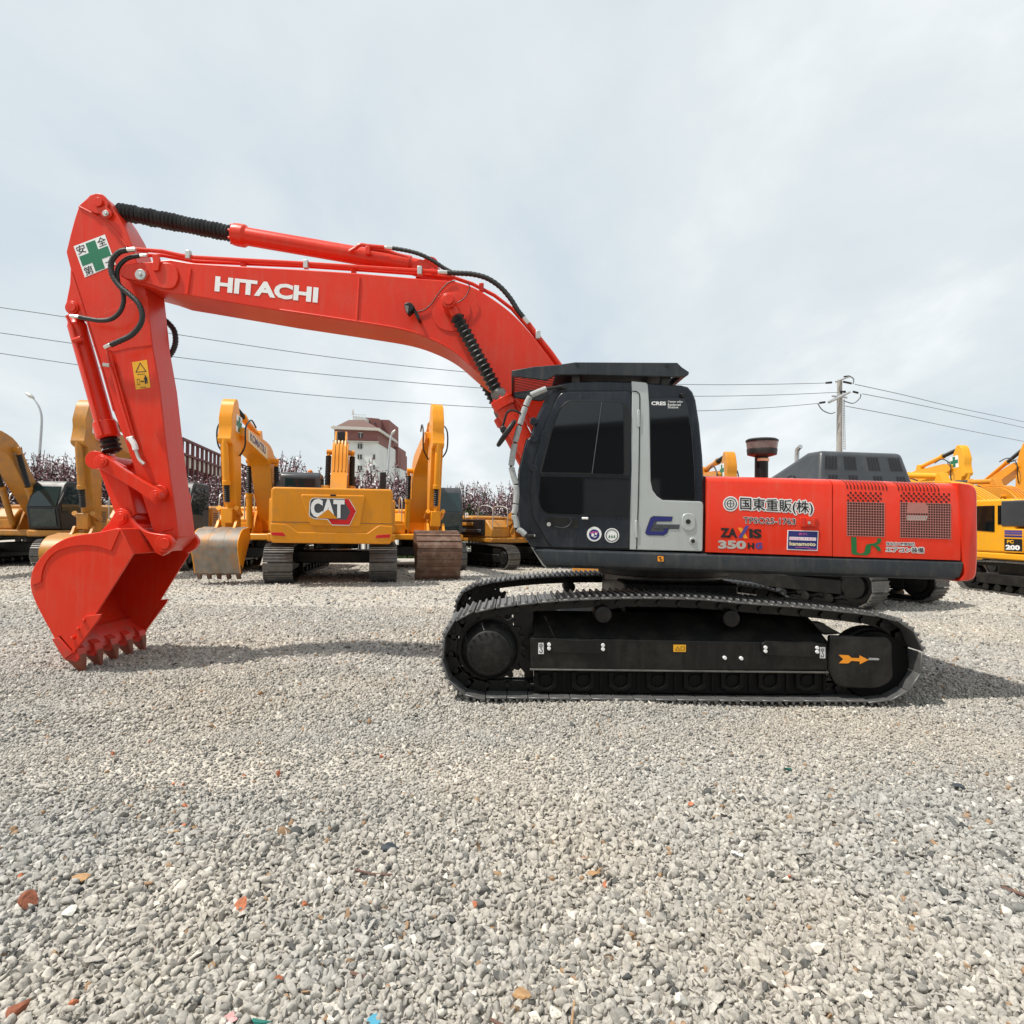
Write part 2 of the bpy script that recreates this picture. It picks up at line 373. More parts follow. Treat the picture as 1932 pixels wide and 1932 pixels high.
n3 = n.new('ShaderNodeTexNoise'); n3.inputs['Scale'].default_value = .42; n3.inputs['Detail'].default_value = 5; n3.inputs['Roughness'].default_value = .6; l.new(tcn.outputs['Object'], n3.inputs['Vector'])
r3 = n.new('ShaderNodeValToRGB'); r3.color_ramp.elements[0].position = .38; r3.color_ramp.elements[1].position = .64
r3.color_ramp.elements[0].color = (.91, .925, .935, 1); r3.color_ramp.elements[1].color = (1.05, 1.0, .93, 1); l.new(n3.outputs[0], r3.inputs[0])
m4 = n.new('ShaderNodeMix'); m4.data_type = 'RGBA'; m4.blend_type = 'MULTIPLY'; m4.inputs['Factor'].default_value = 1
l.new(mm.outputs[2], m4.inputs[6]); l.new(r3.outputs[0], m4.inputs[7]); l.new(m4.outputs[2], b.inputs['Base Color'])
bp = n.new('ShaderNodeBump'); bp.inputs['Strength'].default_value = .5; bp.inputs['Distance'].default_value = .004
l.new(no.outputs[0], bp.inputs['Height']); l.new(bp.outputs[0], b.inputs['Normal']); b.inputs['Roughness'].default_value = .92; b.inputs['Specular IOR Level'].default_value = .25
STONEM = m

def ico(sub):
    bm = bmesh.new(); bmesh.ops.create_icosphere(bm, subdivisions=sub, radius=1)
    bm.verts.ensure_lookup_table(); v = np.array([x.co[:] for x in bm.verts]); f = np.array([[w.index for w in y.verts] for y in bm.faces]); bm.free()
    return v, f
def shapes(sub, k, cut):
    v, f = ico(sub); out = []
    for _ in range(k):
        w = v.copy()
        for _ in range(cut):                                    # chop flat facets off, like crushed stone
            d = rng.normal(size=3); d /= np.linalg.norm(d); h = rng.uniform(.20, .52)
            t = w @ d; w = w - np.outer(np.maximum(t - h, 0), d)
        w *= rng.uniform(.98, 1.02, (len(w), 1)); w -= (w.max(0) + w.min(0)) / 2; out.append(w / np.abs(w).max() * .92)
    return np.array(out), f
def quat(nq):
    qv = rng.normal(size=(nq, 4)); qv /= np.linalg.norm(qv, axis=1)[:, None]; w, x, y, z = qv.T
    return np.stack([1-2*(y*y+z*z), 2*(x*y-z*w), 2*(x*z+y*w), 2*(x*y+z*w), 1-2*(x*x+z*z), 2*(y*z-x*w), 2*(x*z-y*w), 2*(y*z+x*w), 1-2*(x*x+y*y)], -1).reshape(-1, 3, 3)
def lowfreq(x, y): return .5 + .25*np.sin(x*.8 + y*1.3 + 1) + .25*np.sin(y*2.1 - x*.6)
def stones(y0, y1, sp, sub, s0, s1, keep=1.0, margin=1.2, sink=0.0):
    hw = (.84 * y1 + margin)
    X, Y = np.meshgrid(np.arange(-hw, hw, sp), np.arange(y0, y1, sp)); X = X.ravel(); Y = Y.ravel()
    X = X + rng.uniform(-.55, .55, X.shape) * sp; Y = Y + rng.uniform(-.55, .55, Y.shape) * sp
    ok = (np.abs(X) < .84 * Y + margin) & (rng.random(X.shape) < keep); X, Y = X[ok], Y[ok]; c = len(X)
    S, F = shapes(sub, 60, 6); k = rng.integers(0, 60, c)
    coarse = np.clip(1.12 - .30*np.exp(-((Y - 4.6 - .12*X)**2)/.7) + .18*(lowfreq(X, Y) - .5), .65, 1.3)
    r = (s0 + (s1 - s0) * rng.random(c)**2.0) * coarse * np.where(rng.random(c) < .025, 1.45, 1.0)
    sc = r[:, None] * np.stack([rng.uniform(.95, 1.45, c), rng.uniform(.85, 1.2, c), rng.uniform(.65, 1.05, c)], -1)
    V = S[k] * sc[:, None, :]; V = np.einsum('nij,nvj->nvi', quat(c), V)
    V[..., 0] += X[:, None]; V[..., 1] += Y[:, None]; V[..., 2] += (hgt(X, Y) + r * (rng.uniform(.0, .55, c) - sink))[:, None]
    tone = np.clip(rng.normal(.50, .17, c) + .10*(lowfreq(X*1.7, Y) - .5), .02, .93)
    odd = rng.random(c); tone = np.where(odd < .02, .955, tone); tone = np.where((odd > .02) & (odd < .03), .985, tone); tone = np.where((odd > .03) & (odd < .075), rng.uniform(0, .12, c), tone)
    nv = S.shape[1]
    Fa = (F[None] + (np.arange(c) * nv)[:, None, None]).reshape(-1, 3)
    return V.reshape(-1, 3), Fa, np.repeat(tone, nv)
parts = [stones(1.75, 4.1, .0225, 2, .012, .026), stones(4.1, 7.4, .025, 1, .012, .023), stones(7.4, 12.5, .043, 1, .018, .033, sink=.35), stones(12.5, 24, .10, 1, .025, .045, margin=3, sink=.5)]
off = 0; VV = []; FF = []; TT = []
for v_, f_, t_ in parts: VV.append(v_); FF.append(f_ + off); TT.append(t_); off += len(v_)
VV = np.concatenate(VV).astype(np.float32); FF = np.concatenate(FF).astype(np.int32); TT = np.concatenate(TT).astype(np.float32)
me = bpy.data.meshes.new('gravel'); me.vertices.add(len(VV)); me.vertices.foreach_set('co', VV.ravel())
me.loops.add(FF.size); me.loops.foreach_set('vertex_index', FF.ravel()); me.polygons.add(len(FF))
me.polygons.foreach_set('loop_start', np.arange(0, FF.size, 3, dtype=np.int32)); me.polygons.foreach_set('loop_total', np.full(len(FF), 3, dtype=np.int32))
a = me.attributes.new('tone', 'FLOAT', 'POINT'); a.data.foreach_set('value', TT); me.update(); me.materials.append(STONEM)
gravel = bpy.data.objects.new('gravel', me); COL.objects.link(gravel)
tag(gravel, 'crushed grey gravel stones spread over the whole yard', 'gravel', kind='stuff')
del VV, FF, TT, parts
# ================================================================== THE RED EXCAVATOR
NEAR, BN, BF, AN, AF = 6.06, 7.25, 7.93, 7.40, 7.80      # depths: track outer face, boom faces, arm faces
MIDY = 7.60
rx = W(1240, 1322, MIDY).x
red = thing('excavator', 'big red excavator with dark cab and silver pillar, boom raised, bucket resting on gravel', 'excavator', (rx, MIDY, 0))
def P3(zn, pts, Y): return [W(u, v, Y) for u, v in q(zn, *pts)]
def disc(mb, zn, c, r, y0, y1, n=24):
    """round boss standing along Y; r in zoom units"""
    u, v = q(zn, c)[0]; s = ZM[zn][2]
    a = W(u, v, y0); k = r * s * y0 / FOC
    return mb.cyl(a, (a.x, y1, a.z), k, n)
# ---- boom
top = q('Z1', (690,612),(760,600),(880,588),(1010,574),(1140,597),(1500,621),(1932,645)) + q('Z3', (530,393),(950,430),(1160,445)) + cr2(q('Z3', (1200,447),(1330,490),(1450,560),(1580,655),(1700,775),(1820,925),(1890,1020)), 4)
top = top + q('P', (1100,752),(1150,838),(1172,905),(1165,950),(1135,968),(1100,955))
bot = cr2(q('P', (1080,905),(1030,822),(960,752)) + q('Z3', (1340,1060),(1200,940),(1050,858),(850,790),(530,735),(0,655)), 4) + q('Z1', (1100,818),(960,795),(860,760),(720,722),(668,690),(660,650))
boom = MB().pix(top + bot, BN, BF).build('boom', RED, red, .012)
# welded edge strips along the near face and a long seam
mb = MB()
mb.tube([p + Vector((0, -.004, .012)) for p in P3('Z3', cr2([(0,655),(530,735),(850,790),(1050,858),(1200,940),(1340,1060)], 4), BN)], .012, 6)
mb.build('weld_bead', RED, boom)
for zn, a, c in (('Z3', (548,425), (530,725)), ('Z1', (1152,640), (1130,815))):
    MB().tube([p + Vector((0, -.002, 0)) for p in P3(zn, [a, c], BN)], .014, 6).build('weld_seam', RED, boom)
MB().pix(rnd(q('Z1', (690,705),(648,660),(690,610),(880,592),(1020,600),(1060,650),(1062,720),(1030,775),(960,776),(860,742),(760,716)), 8), BN - .03, BN).build('pivot_plate', RED, boom, .006)
MB().pix(rnd(q('Z1', (690,705),(648,660),(690,610),(880,592),(1020,600),(1060,650),(1062,720),(1030,775),(960,776),(860,742),(760,716)), 8), BF, BF + .03, BN - .03).build('pivot_plate', RED, boom, .006)
mb = MB(); disc(mb, 'Z1', (805,678), 52, BN - .05, BN - .028, 8); mb.build('pin_collar', RED, boom, .004)
mb = MB(); disc(mb, 'Z1', (800,678), 37, BN - .075, BN - .05); disc(mb, 'Z1', (797,676), 12, BN - .09, BN - .075, 6); mb.build('pivot_pin', ZINC, boom, .004)
mb = MB().pix(rnd(q('Z1', (878,535),(925,540),(935,575),(925,650),(885,652),(890,590)), 2), BN - .06, BN - .03)
mb.build('hose_bracket', RED, boom, .003)
c0 = q('Z3', (1180,660))[0]
MB().pix(circ(c0, 37, 40), BN - .012, BN).build('doubler_plate', RED, boom, .004)
mb = MB(); [put for put in [pix_text(mb, 'HITACHI', 'P', (404.5,549.5), (599,571.5), (404.5+2.2,520.5), BN - .004, .045)]]; mb.build('boom_lettering', WHITE, boom, smooth=False)
# arm cylinder bracket on top of the boom
for y in (7.42, 7.70):
    MB().pix(rnd(q('Z3', (900,400),(920,330),(960,298),(1005,305),(1095,370),(1210,425),(1150,450)), 5), y, y + .05, 7.42).build('cylinder_bracket', RED, boom, .004)
mb = MB(); disc(mb, 'Z3', (1050,372), 18, 7.39, 7.42); mb.build('bracket_pin', RED, boom)
# ---- arm
armn = q('Z1', (380,200),(432,155)) + cr2(q('Z1', (455,130),(500,121),(550,138),(590,180),(612,225)), 3) + q('Z1', (645,270),(705,375),(745,480),(790,640),(845,790),(885,1165),(935,1450),(980,1850)) + q('Z2', (1010,320),(1035,480),(1062,690),(1068,728),(1030,775),(965,830),(905,770),(885,668),(850,560),(800,400),(755,230),(690,50)) + q('Z1', (615,1620),(545,1350),(465,1110),(430,985),(360,975)) + cr2(q('Z1', (300,945),(281,905),(290,870)), 3) + q('Z1', (315,740),(319,640),(290,525),(320,400),(350,290))
arm = MB().pix(armn, AN, AF).build('arm', RED, red, .012)
MB().tube([p + Vector((0, -.003, 0)) for p in P3('Z1', [(382,212),(480,262),(590,335),(650,402),(712,490)], AN)], .013, 6).build('weld_seam', RED, arm)
MB().tube([p + Vector((0, -.003, 0)) for p in P3('Z1', [(330,665),(385,830),(440,1010),(545,1350),(620,1620)], AN)], .011, 6).build('weld_seam', RED, arm)
MB().pix(q('Z1', (455,985),(690,890),(852,830),(885,1168),(735,1185),(615,1213),(560,1190)), AN - .006, AN).build('side_doubler', RED, arm, .003)
mb = MB(); disc(mb, 'Z1', (508,188), 70, AN - .03, AN); mb.build('top_boss', RED, arm, .006)
mb = MB(); disc(mb, 'Z1', (506,176), 32, AN - .06, AN - .03); mb.build('cylinder_pin', RED, arm, .004)
MB().pix(rnd(q('Z1', (500,225),(560,205),(605,245),(600,280),(565,292),(530,268)), 5), AN - .045, AN - .03).build('pin_retainer', RED, arm, .003)
mb = MB(); disc(mb, 'Z1', (560,255), 21, AN - .065, AN - .045); disc(mb, 'Z1', (560,255), 9, AN - .08, AN - .065, 6); mb.build('retainer_bolt', ZINC, arm, .003)
mb = MB(); disc(mb, 'Z1', (325,905), 45, AN - .03, AN); mb.build('cylinder_boss', RED, arm, .006)
mb = MB(); disc(mb, 'Z1', (325,903), 30, AN - .045, AN - .03); mb.build('cylinder_pin', RED, arm, .004)
mb = MB(); disc(mb, 'Z2', (930,420), 55, AN - .04, AN); mb.build('link_boss', RED, arm, .006)
mb = MB().pix(q('Z2', (945,676),(1020,660),(1022,668),(948,685)), AN - .02, AN); mb.build('bottom_rib', RED, arm, .002)
# safety cross sticker
st = MB().flat(q('Z1', (342,485),(558,403),(634,610),(420,700)), AN - .003).build('safety_sticker', WHITE, arm, smooth=False)
def sq(s, t):                                           # point inside the tilted sticker square
    a, b_, c_ = Vector((342,485)), Vector((558,403)), Vector((420,700))
    return tuple(a + (b_ - a) * s + (c_ - a) * t)
cross = [sq(*p) for p in ((.36,.05),(.66,.05),(.66,.35),(.96,.35),(.96,.66),(.66,.66),(.66,.95),(.36,.95),(.36,.66),(.05,.66),(.05,.35),(.36,.35))]
mb = MB(); mb.flat(q('Z1', *cross), AN - .005)
mb.cur = 1
for ch, s, t in (('安', .04, .30), ('全', .70, .30), ('第', .04, .98)):
    pix_text(mb, ch, 'Z1', sq(s, t), sq(s + .27, t), sq(s, t - .27), AN - .005, .008)
pix_text(mb, '一', 'Z1', sq(.72, .82), sq(.96, .82), sq(.72, .795), AN - .005, .008)
mb.build('sticker_print', [GREEN, INK], arm, smooth=False)
ws = MB().flat(q('Z1', (745,1285),(848,1268),(873,1458),(772,1474)), AN - .003).build('warning_sticker', AMBER, arm, smooth=False)
mb = MB()
def ring(mb, px, k, Y, zn):
    c = Vector((sum(p[0] for p in px)/len(px), sum(p[1] for p in px)/len(px)))
    inn = [tuple(c + (Vector(p) - c) * k) for p in px]
    for i in range(len(px)):
        j = (i + 1) % len(px); mb.flat(q(zn, px[i], px[j], inn[j], inn[i]), Y)
ring(mb, [(800,1286),(846,1350),(768,1356)], .78, AN - .005, 'Z1')
mb.flat(q('Z1', *circ((837,1381), 6)), AN - .005)
mb.flat(q('Z1', (826,1390),(849,1387),(853,1432),(847,1433),(845,1405),(843,1433),(833,1434),(832,1405),(829,1405)), AN - .005)
mb.flat(q('Z1', (803,1418),(812,1410),(812,1415),(821,1414),(820,1409),(830,1416),(822,1424),(821,1419),(813,1420),(813,1425)), AN - .005)
ring(mb, [(778,1402),(797,1399),(801,1440),(783,1443)], .82, AN - .005, 'Z1')
for x0, x1, y in ((780,835,1364),(800,842,1454)): mb.flat(q('Z1', (x0,y+3),(x1,y),(x1,y+4),(x0,y+7)), AN - .005)
mb.build('sticker_print', INK, arm, smooth=False)
# pipes and fittings on the arm's near face
def pipe(zn, pts, Y, r, mt, name, parent, n=5, ns=8):
    return MB().tube(P3(zn, cr2(pts, n), Y), r, ns).build(name, mt, parent)
pipe('Z1', [(572,1200),(590,1290),(625,1400),(680,1600),(742,1800)], AN - .04, .017, RED, 'hydraulic_pipe', arm)
pipe('Z1', [(600,1225),(625,1330),(690,1560),(760,1810)], AN - .03, .012, RED, 'hydraulic_pipe', arm)
for p in (((548,1302),(594,1308)), ((712,1814),(756,1806))):
    MB().tube(P3('Z1', p, AN - .045), .025, 8).build('pipe_clamp', ZINC, arm, .003)
MB().tube(P3('Z2', [(735,45),(762,85),(772,125)], AN - .05), .035, 8).build('pipe_fitting', WHITE, arm, .003)
pipe('Z2', [(770,120),(785,165),(800,195),(830,222)], AN - .06, .020, ZINC, 'pipe_elbow', arm)
# ---- bucket: profile in the side plane (Z2), reused for the other machines
BK0, BK1 = 6.95, 8.25
BPIN = (965, 770)
BOUT = [(755,840),(668,668)] + cr2([(640,664),(520,690),(350,716),(250,752),(165,812),(100,884),(58,955),(44,1040),(56,1115),(95,1210),(150,1315),(210,1425),(270,1560)], 3)
BSIDE = BOUT + [(345,1515),(500,1250)]
def shell(path, d):
    """band of thickness d on the inner (right-hand) side of the bucket's back"""
    out = []
    for i, p in enumerate(path):
        a, c = Vector(path[max(i-1, 0)]), Vector(path[min(i+1, len(path)-1)])
        t = (c - a).normalized(); out.append((p[0] + t.y * d * -1 * -1, p[1] - t.x * d))
    return out
BIN = shell(BOUT, 13)
bucket = MB().pix(q('Z2', *(BOUT + BIN[::-1])), BK0 + .008, BK1 - .008, BK0).build('bucket', RED, red, .006)
for y in (BK0, BK1 - .025): MB().pix(q('Z2', *BSIDE), y, y + .025, BK0).build('side_plate', RED, bucket, .005)
wear = [(600,820)] + cr2([(520,792),(420,780),(330,790),(250,812),(190,850),(150,900),(125,960),(115,1035)], 3) + [(80,1050),(52,1060)] + cr2([(46,1040),(60,955),(102,886),(167,814),(252,754),(350,719),(520,693),(640,668)], 3) + [(660,680)]
for y in (BK0 - .014, BK1): MB().pix(q('Z2', *wear), y, y + .014, BK0 - .014).build('wear_plate', RED, bucket, .003)
MB().pix(q('Z2', (215,1415),(250,1400),(335,1500),(345,1540),(290,1582),(265,1545)), BK0, BK1).build('cutting_lip', REDIN, bucket, .006)
for y in (BK0 - .035, BK1): 
    MB().pix(q('Z2', (416,1272),(530,1256),(515,1290),(350,1512),(345,1535),(330,1500)), y, y + .035, BK0 - .035).build('side_cutter', RED, bucket, .004)
    mb = MB()
    for c in ((430,1296),(388,1356),(350,1416)):
        p_ = W(*q('Z2', c)[0], BK0); mb.cyl((p_.x, y - .02, p_.z), (p_.x, y + .055, p_.z), .020, 6)
    mb.build('cutter_bolts', RED, bucket, .003)
MB().pix(q('Z2', (190,1430),(235,1414),(335,1525),(275,1568)), BK0 - .02, BK0 + .12).build('heel_shroud', REDIN, bucket, .004)
for i in range(5):
    y = BK0 + .02 + i * (BK1 - BK0 - .15) / 4
    tb = MB().pix(q('Z2', (285,1572),(262,1530),(318,1470),(362,1500),(378,1560),(360,1590)), y - .01, y + .12, BK0).build('tooth_adapter', REDIN, bucket, .006)
    b0_, b1_, t0_, t1_ = [W(u, v, BK0) for u, v in q('Z2', (280,1572),(380,1540),(362,1672),(392,1670))]; yc_ = y + .055; mb = MB()
    mb.add([(p.x, yc_ + s_, p.z) for p, s_ in ((b0_,-.062),(b1_,-.062),(b1_,.062),(b0_,.062),(t0_,-.022),(t1_,-.022),(t1_,.022),(t0_,.022))], [[0,1,2,3],[4,5,6,7],[0,1,5,4],[1,2,6,5],[2,3,7,6],[3,0,4,7]])
    mb.build('tooth', TOOTH, bucket, .012)
EAR = [(520,692),(585,625),(622,560)] + cr2([(640,535),(670,527),(705,545)], 3) + cr2([(725,590),(770,640),(830,683),(900,700),(955,706)], 3) + cr2([(1000,712),(1030,760),(1015,810),(985,835)], 3) + [(945,856),(905,835),(860,760),(800,680),(690,672)]
for y in (7.28, 7.85): MB().pix(q('Z2', *EAR), y, y + .07, 7.28).build('bucket_ear', RED, bucket, .008)
for c, r in (((660,592),47), (BPIN,62)):
    mb = MB(); disc(mb, 'Z2', c, r, 7.24, 7.28); mb.build('ear_boss', RED, bucket, .006)
    mb = MB(); disc(mb, 'Z2', c, r * .62, 7.215, 7.24); mb.build('bucket_pin', RED, bucket, .004)
# ---- linkage
def bar(zn, a, c, ra, rc, y0, y1, name, waist=.82):
    A, C = Vector(a), Vector(c); d = (C - A).normalized(); nrm = Vector((-d.y, d.x)); L = (C - A).length
    pa = [tuple(A + Vector((math.cos(t), math.sin(t))) * ra) for t in [math.atan2(nrm.y, nrm.x) + math.pi * i / 10 for i in range(11)]]
    pc = [tuple(C + Vector((math.cos(t), math.sin(t))) * rc) for t in [math.atan2(-nrm.y, -nrm.x) + math.pi * i / 10 for i in range(11)]]
    m1 = [tuple(A + d * L * k - nrm * (ra * (1-k) + rc * k) * waist) for k in (.3, .5, .7)]
    m2 = [tuple(A + d * L * k + nrm * (ra * (1-k) + rc * k) * waist) for k in (.7, .5, .3)]
    return MB().pix(q(zn, *(pa + m1 + pc + m2)), y0, y1, 7.26).build(name, RED, red, .008)
for y in (7.26, 7.86):
    ln = bar('Z2', (530,203), (903,437), 48, 47, y, y + .08, 'side_link')
    if y < 7.5:
        for c in ((535,203),(903,437)):
            mb = MB(); disc(mb, 'Z2', c, 36, y - .03, y); mb.build('link_pin', RED, ln, .005)
            mb = MB(); disc(mb, 'Z2', c, 17, y - .042, y - .03); mb.build('pin_cap', RED, ln, .003)
bl = MB().pix(q('Z2', (500,215),(560,165),(690,235),(765,565),(690,640),(640,600)), 7.36, 7.42).build('bucket_link', RED, red, .01)
MB().pix(q('Z2', (500,215),(560,165),(690,235),(765,565),(690,640),(640,600)), 7.78, 7.84, 7.36).build('link_plate', RED, bl, .01)
MB().pix(q('Z2', (590,300),(650,330),(730,560),(670,580)), 7.42, 7.78, 7.36).build('link_web', RED, bl, .01)
for c, r in (((545,205),46), ((662,592),44)):
    mb = MB(); disc(mb, 'Z2', c, r, 7.34, 7.86); mb.build('link_tube', RED, bl, .006)
# ---- cylinders
def rod_boot(a, c, r, name, parent, pitch=.028, amp=.18):
    a, c = Vector(a), Vector(c); L = (c - a).length; k = max(4, int(L / pitch)); prof = []
    rr = random.Random(int(L * 1000))
    for i in range(k):
        j = 1 + rr.uniform(-.06, .06)
        prof += [(L*i/k, r * (1 - amp)), (L*(i+.5)/k, r * j)]
    prof.append((L, r * (1 - amp)))
    return MB().lathe(a, c - a, prof, 16).build(name, RUBBER, parent, ang=25)
def along(zn, p, Y): u, v = q(zn, p)[0]; return W(u, v, Y)
for Y in (7.04, 8.14):                                            # boom cylinders
    a, h, f = W(*q('Z3', (1170,605))[0], 7.06), W(*q('Z3', (1528,1268))[0], 7.06), W(1020, 897, 7.06)
    for p in (a, h, f): p.y = Y
    d = (f - a).normalized(); g0 = a + d * .17
    Lh = (h - a).length
    cyl = MB().lathe(h, d, [(0, .10), (.001, .135), (.11, .135), (.111, .118), (1.0, .118), (1.001, .10)], 24).build('boom_cylinder', RED, red, .006)
    rod_boot(g0, h - d * .01, .082, 'rod_boot', cyl, .062, .32)
    MB().lathe(h - d*.10, d, [(0, .085), (.04, .09), (.10, .09)], 20).build('boot_clamp', STEEL, cyl, .004)
    e = MB().cyl((a.x, Y - .10 if Y < 7.5 else Y + .10, a.z), (a.x, BN if Y < 7.5 else BF, a.z), .085, 24)
    e.cyl(a, g0, .055, 14); e.build('rod_eye', RED, cyl, .008)
    if Y < 7.5:
        mb = MB().cyl((a.x, Y - .125, a.z), (a.x, Y - .10, a.z), .058, 24); mb.build('eye_cap', RED, cyl, .005)
        mb = MB()
        for i in range(8):
            t = 2 * math.pi * i / 8; s1 = d.orthogonal().normalized(); s2 = d.cross(s1)
            c = h + (s1 * math.cos(t) + s2 * math.sin(t)) * .112; mb.cyl(c - d * .025, c, .016, 6)
        mb.build('head_bolts', RED, cyl)
        pp = [h + d*.06 + Vector((.13, -.06, .05)), h + d*.16 + Vector((.17, -.06, .02)), h + d*.5 + Vector((.13, -.06, .04)), h + d*.9 + Vector((.12, -.06, .02))]
        MB().tube(cr2(pp, 5), .018, 8).build('hydraulic_pipe', RED, cyl)
a, h, f = along('Z1', (560,225), MIDY), along('Z1', (1448,402), MIDY), along('Z3', (1045,362), MIDY)
d = (h - a).normalized(); d2 = (f - h).normalized()
cyl = MB().lathe(h, d2, [(0, .10), (.001, .128), (.06, .135), (.14, .135), (.17, .108), ((f-h).length - .26, .108), ((f-h).length - .25, .09), ((f-h).length - .06, .08)], 24).build('arm_cylinder', RED, red, .006)
rod_boot(a + d * .16, h + d * .01, .104, 'rod_boot', cyl, .048, .24)
mb = MB().cyl(a, a + d*.2, .05, 14); mb.build('cylinder_rod', CHROME, cyl)
mb = MB().cyl(f + Vector((0, -.12, 0)), f + Vector((0, .12, 0)), .10, 20); mb.build('cylinder_eye', RED, cyl, .006)
mb = MB()
for i in range(8):
    t = 2*math.pi*i/8; s1 = d2.orthogonal().normalized(); s2 = d2.cross(s1); c = h + (s1*math.cos(t) + s2*math.sin(t)) * .112
    mb.cyl(c - d2*.022, c, .015, 6)
mb.build('head_bolts', RED, cyl)
a, h, f = along('Z1', (330,905), MIDY), along('Z1', (590,1828), MIDY), along('Z2', (540,200), MIDY)
d = (h - a).normalized()
cyl = MB().lathe(a, d, [(.10, .07), (.22, .095), (.23, .104), ((h-a).length - .24, .104), ((h-a).length - .235, .13), ((h-a).length - .05, .135), ((h-a).length - .03, .115)], 24).build('bucket_cylinder', RED, red, .006)
mb = MB().lathe(h - d*.03, d, [(0, .085), (.03, .115), (.06, .08), (.09, .118), (.12, .085), (.15, .115), (.18, .075)], 20); mb.build('rod_boot', RUBBER, cyl, ang=70)
mb = MB().cyl(h, f + d*.02, .05, 16); mb.build('cylinder_rod', CHROME, cyl)
mb = MB().cyl((f.x, MIDY - .15, f.z), (f.x, MIDY + .15, f.z), .11, 20); mb.build('cylinder_eye', RED, cyl, .006)
MB().tube(P3('Z1', [(295,965),(330,1040),(352,1130),(440,1430),(510,1700),(540,1790)], 7.46), .018, 8).build('hydraulic_pipe', RED, cyl)
MB().tube(P3('Z1', [(338,1140),(400,1120)], 7.46), .035, 8).build('pipe_clamp', RED, cyl, .004)
# ---- hoses and pipes on the boom
def hose(zn, pts, Y, r, name='hydraulic_hose', mt=None, ribs=True):
    c = P3(zn, cr2(pts, 7), Y)
    if isinstance(Y, (list, tuple)): pass
    L = 0; dense = [c[0]]
    for i in range(1, len(c)):
        sg = (c[i] - c[i-1]); k = max(1, int(sg.length / .018))
        for j in range(1, k + 1): dense.append(c[i-1] + sg * j / k)
    rr = [r * (1.10 if i % 2 else .92) if ribs else r for i in range(len(dense))]
    return MB().tube(dense, rr, 9).build(name, mt or HOSE, red, ang=80)
def fit(zn, a, c, Y, r=.027): return MB().tube(P3(zn, [a, c], Y), r, 6).build('hose_fitting', CHROME, red, .004)
hose('Z1', [(712,510),(660,525),(615,570),(600,620),(612,690),(660,760),(730,820),(790,880),(817,960),(800,1030),(745,1095),(680,1130),(598,1166)], 7.18, .031)
hose('Z1', [(800,550),(720,567),(665,610),(643,660),(652,740),(682,800),(687,870),(660,940),(600,988),(520,997),(440,985),(380,973)], 7.24, .026, ribs=False)
hose('Z1', [(950,985),(985,1005),(1035,1065),(1046,1140),(1030,1200),(1000,1245)], 7.90, .034)
hose('Z3', [(775,222),(870,238),(960,262),(1050,305),(1130,358),(1180,385)], 7.40, .024)
hose('Z3', [(1155,390),(1230,395),(1330,402),(1430,430),(1520,490),(1590,570),(1640,650),(1680,700)], 7.30, .030)
fit('Z1', (712,510), (770,507), 7.18); fit('Z1', (800,552), (850,548), 7.24, .022); fit('Z1', (598,1164), (556,1185), 7.18)
fit('Z1', (380,973), (318,966), 7.24, .022); fit('Z3', (722,214), (778,222), 7.40, .024); fit('Z3', (1090,386), (1160,390), 7.30); fit('Z3', (1676,694), (1716,742), 7.30)
pz = P3('Z1', [(770,507),(850,512),(960,521),(1090,550),(1180,562),(1932,604)], 7.32) + P3('Z3', [(530,352),(1092,386)], 7.32)
MB().tube(pz, .024, 9).build('hydraulic_pipe', RED, red)
pz = P3('Z1', [(850,548),(960,548),(1090,572),(1180,590),(1932,622)], 7.42) + P3('Z3', [(530,370),(960,400),(1200,425),(1330,470),(1480,548),(1600,640),(1730,790),(1860,960),(1910,1030)], 7.42)
MB().tube(pz, .022, 9).build('hydraulic_pipe', RED, red)
pipe('Z3', [(1712,738),(1780,830),(1860,930),(1925,1020),(2010,1140)], 7.32, .028, RED, 'hydraulic_pipe', red)
pipe('Z3', [(480,246),(520,222),(555,200),(610,206),(722,216)], 7.45, .024, RED, 'hydraulic_pipe', red)
pipe('Z3', [(600,225),(720,235),(800,262),(870,283),(890,300)], 7.52, .022, RED, 'hydraulic_pipe', red)
for zn, c, Y in (('Z1',(1135,545),7.31), ('Z1',(1515,600),7.36), ('Z3',(180,335),7.31), ('Z3',(510,380),7.38), ('Z3',(965,378),7.31), ('Z3',(1390,495),7.38), ('Z3',(1780,822),7.31), ('Z3',(608,240),7.45)):
    p = along(zn, c, Y); MB().obox(p, (.028, 0, 0), (0, .03, 0), (0, 0, .05)).build('pipe_clamp', ZINC if zn == 'Z3' and c[0] in (180, 965, 1780) or c == (1135,545) else RED, red, .008)
# work lamp on the boom with its cable
lamp = MB().pix(rnd(q('Z3', (853,600),(898,590),(925,618),(928,635),(882,680),(862,650)), 5), 7.06, 7.18).build('work_lamp', BLACK, red, .012)
MB().pix(q('Z3', (860,612),(888,622),(882,672),(866,648)), 7.056, 7.06).build('lamp_lens', DUSTLENS, lamp)
MB().pix(rnd(q('Z3', (922,628),(945,655),(968,708),(945,712),(925,665),(912,640)), 3), 7.10, 7.25).build('lamp_bracket', INK, lamp, .004)
MB().tube(P3('Z3', cr2([(950,660),(1000,645),(1050,600),(1100,525),(1160,462),(1210,446)], 5), 7.235), .006, 6).build('lamp_cable', HOSE, red)
MB().tube(P3('Z3', cr2([(1220,602),(1262,575),(1292,540),(1308,490),(1290,455)], 5), 7.20), .006, 6).build('lamp_cable', HOSE, red)
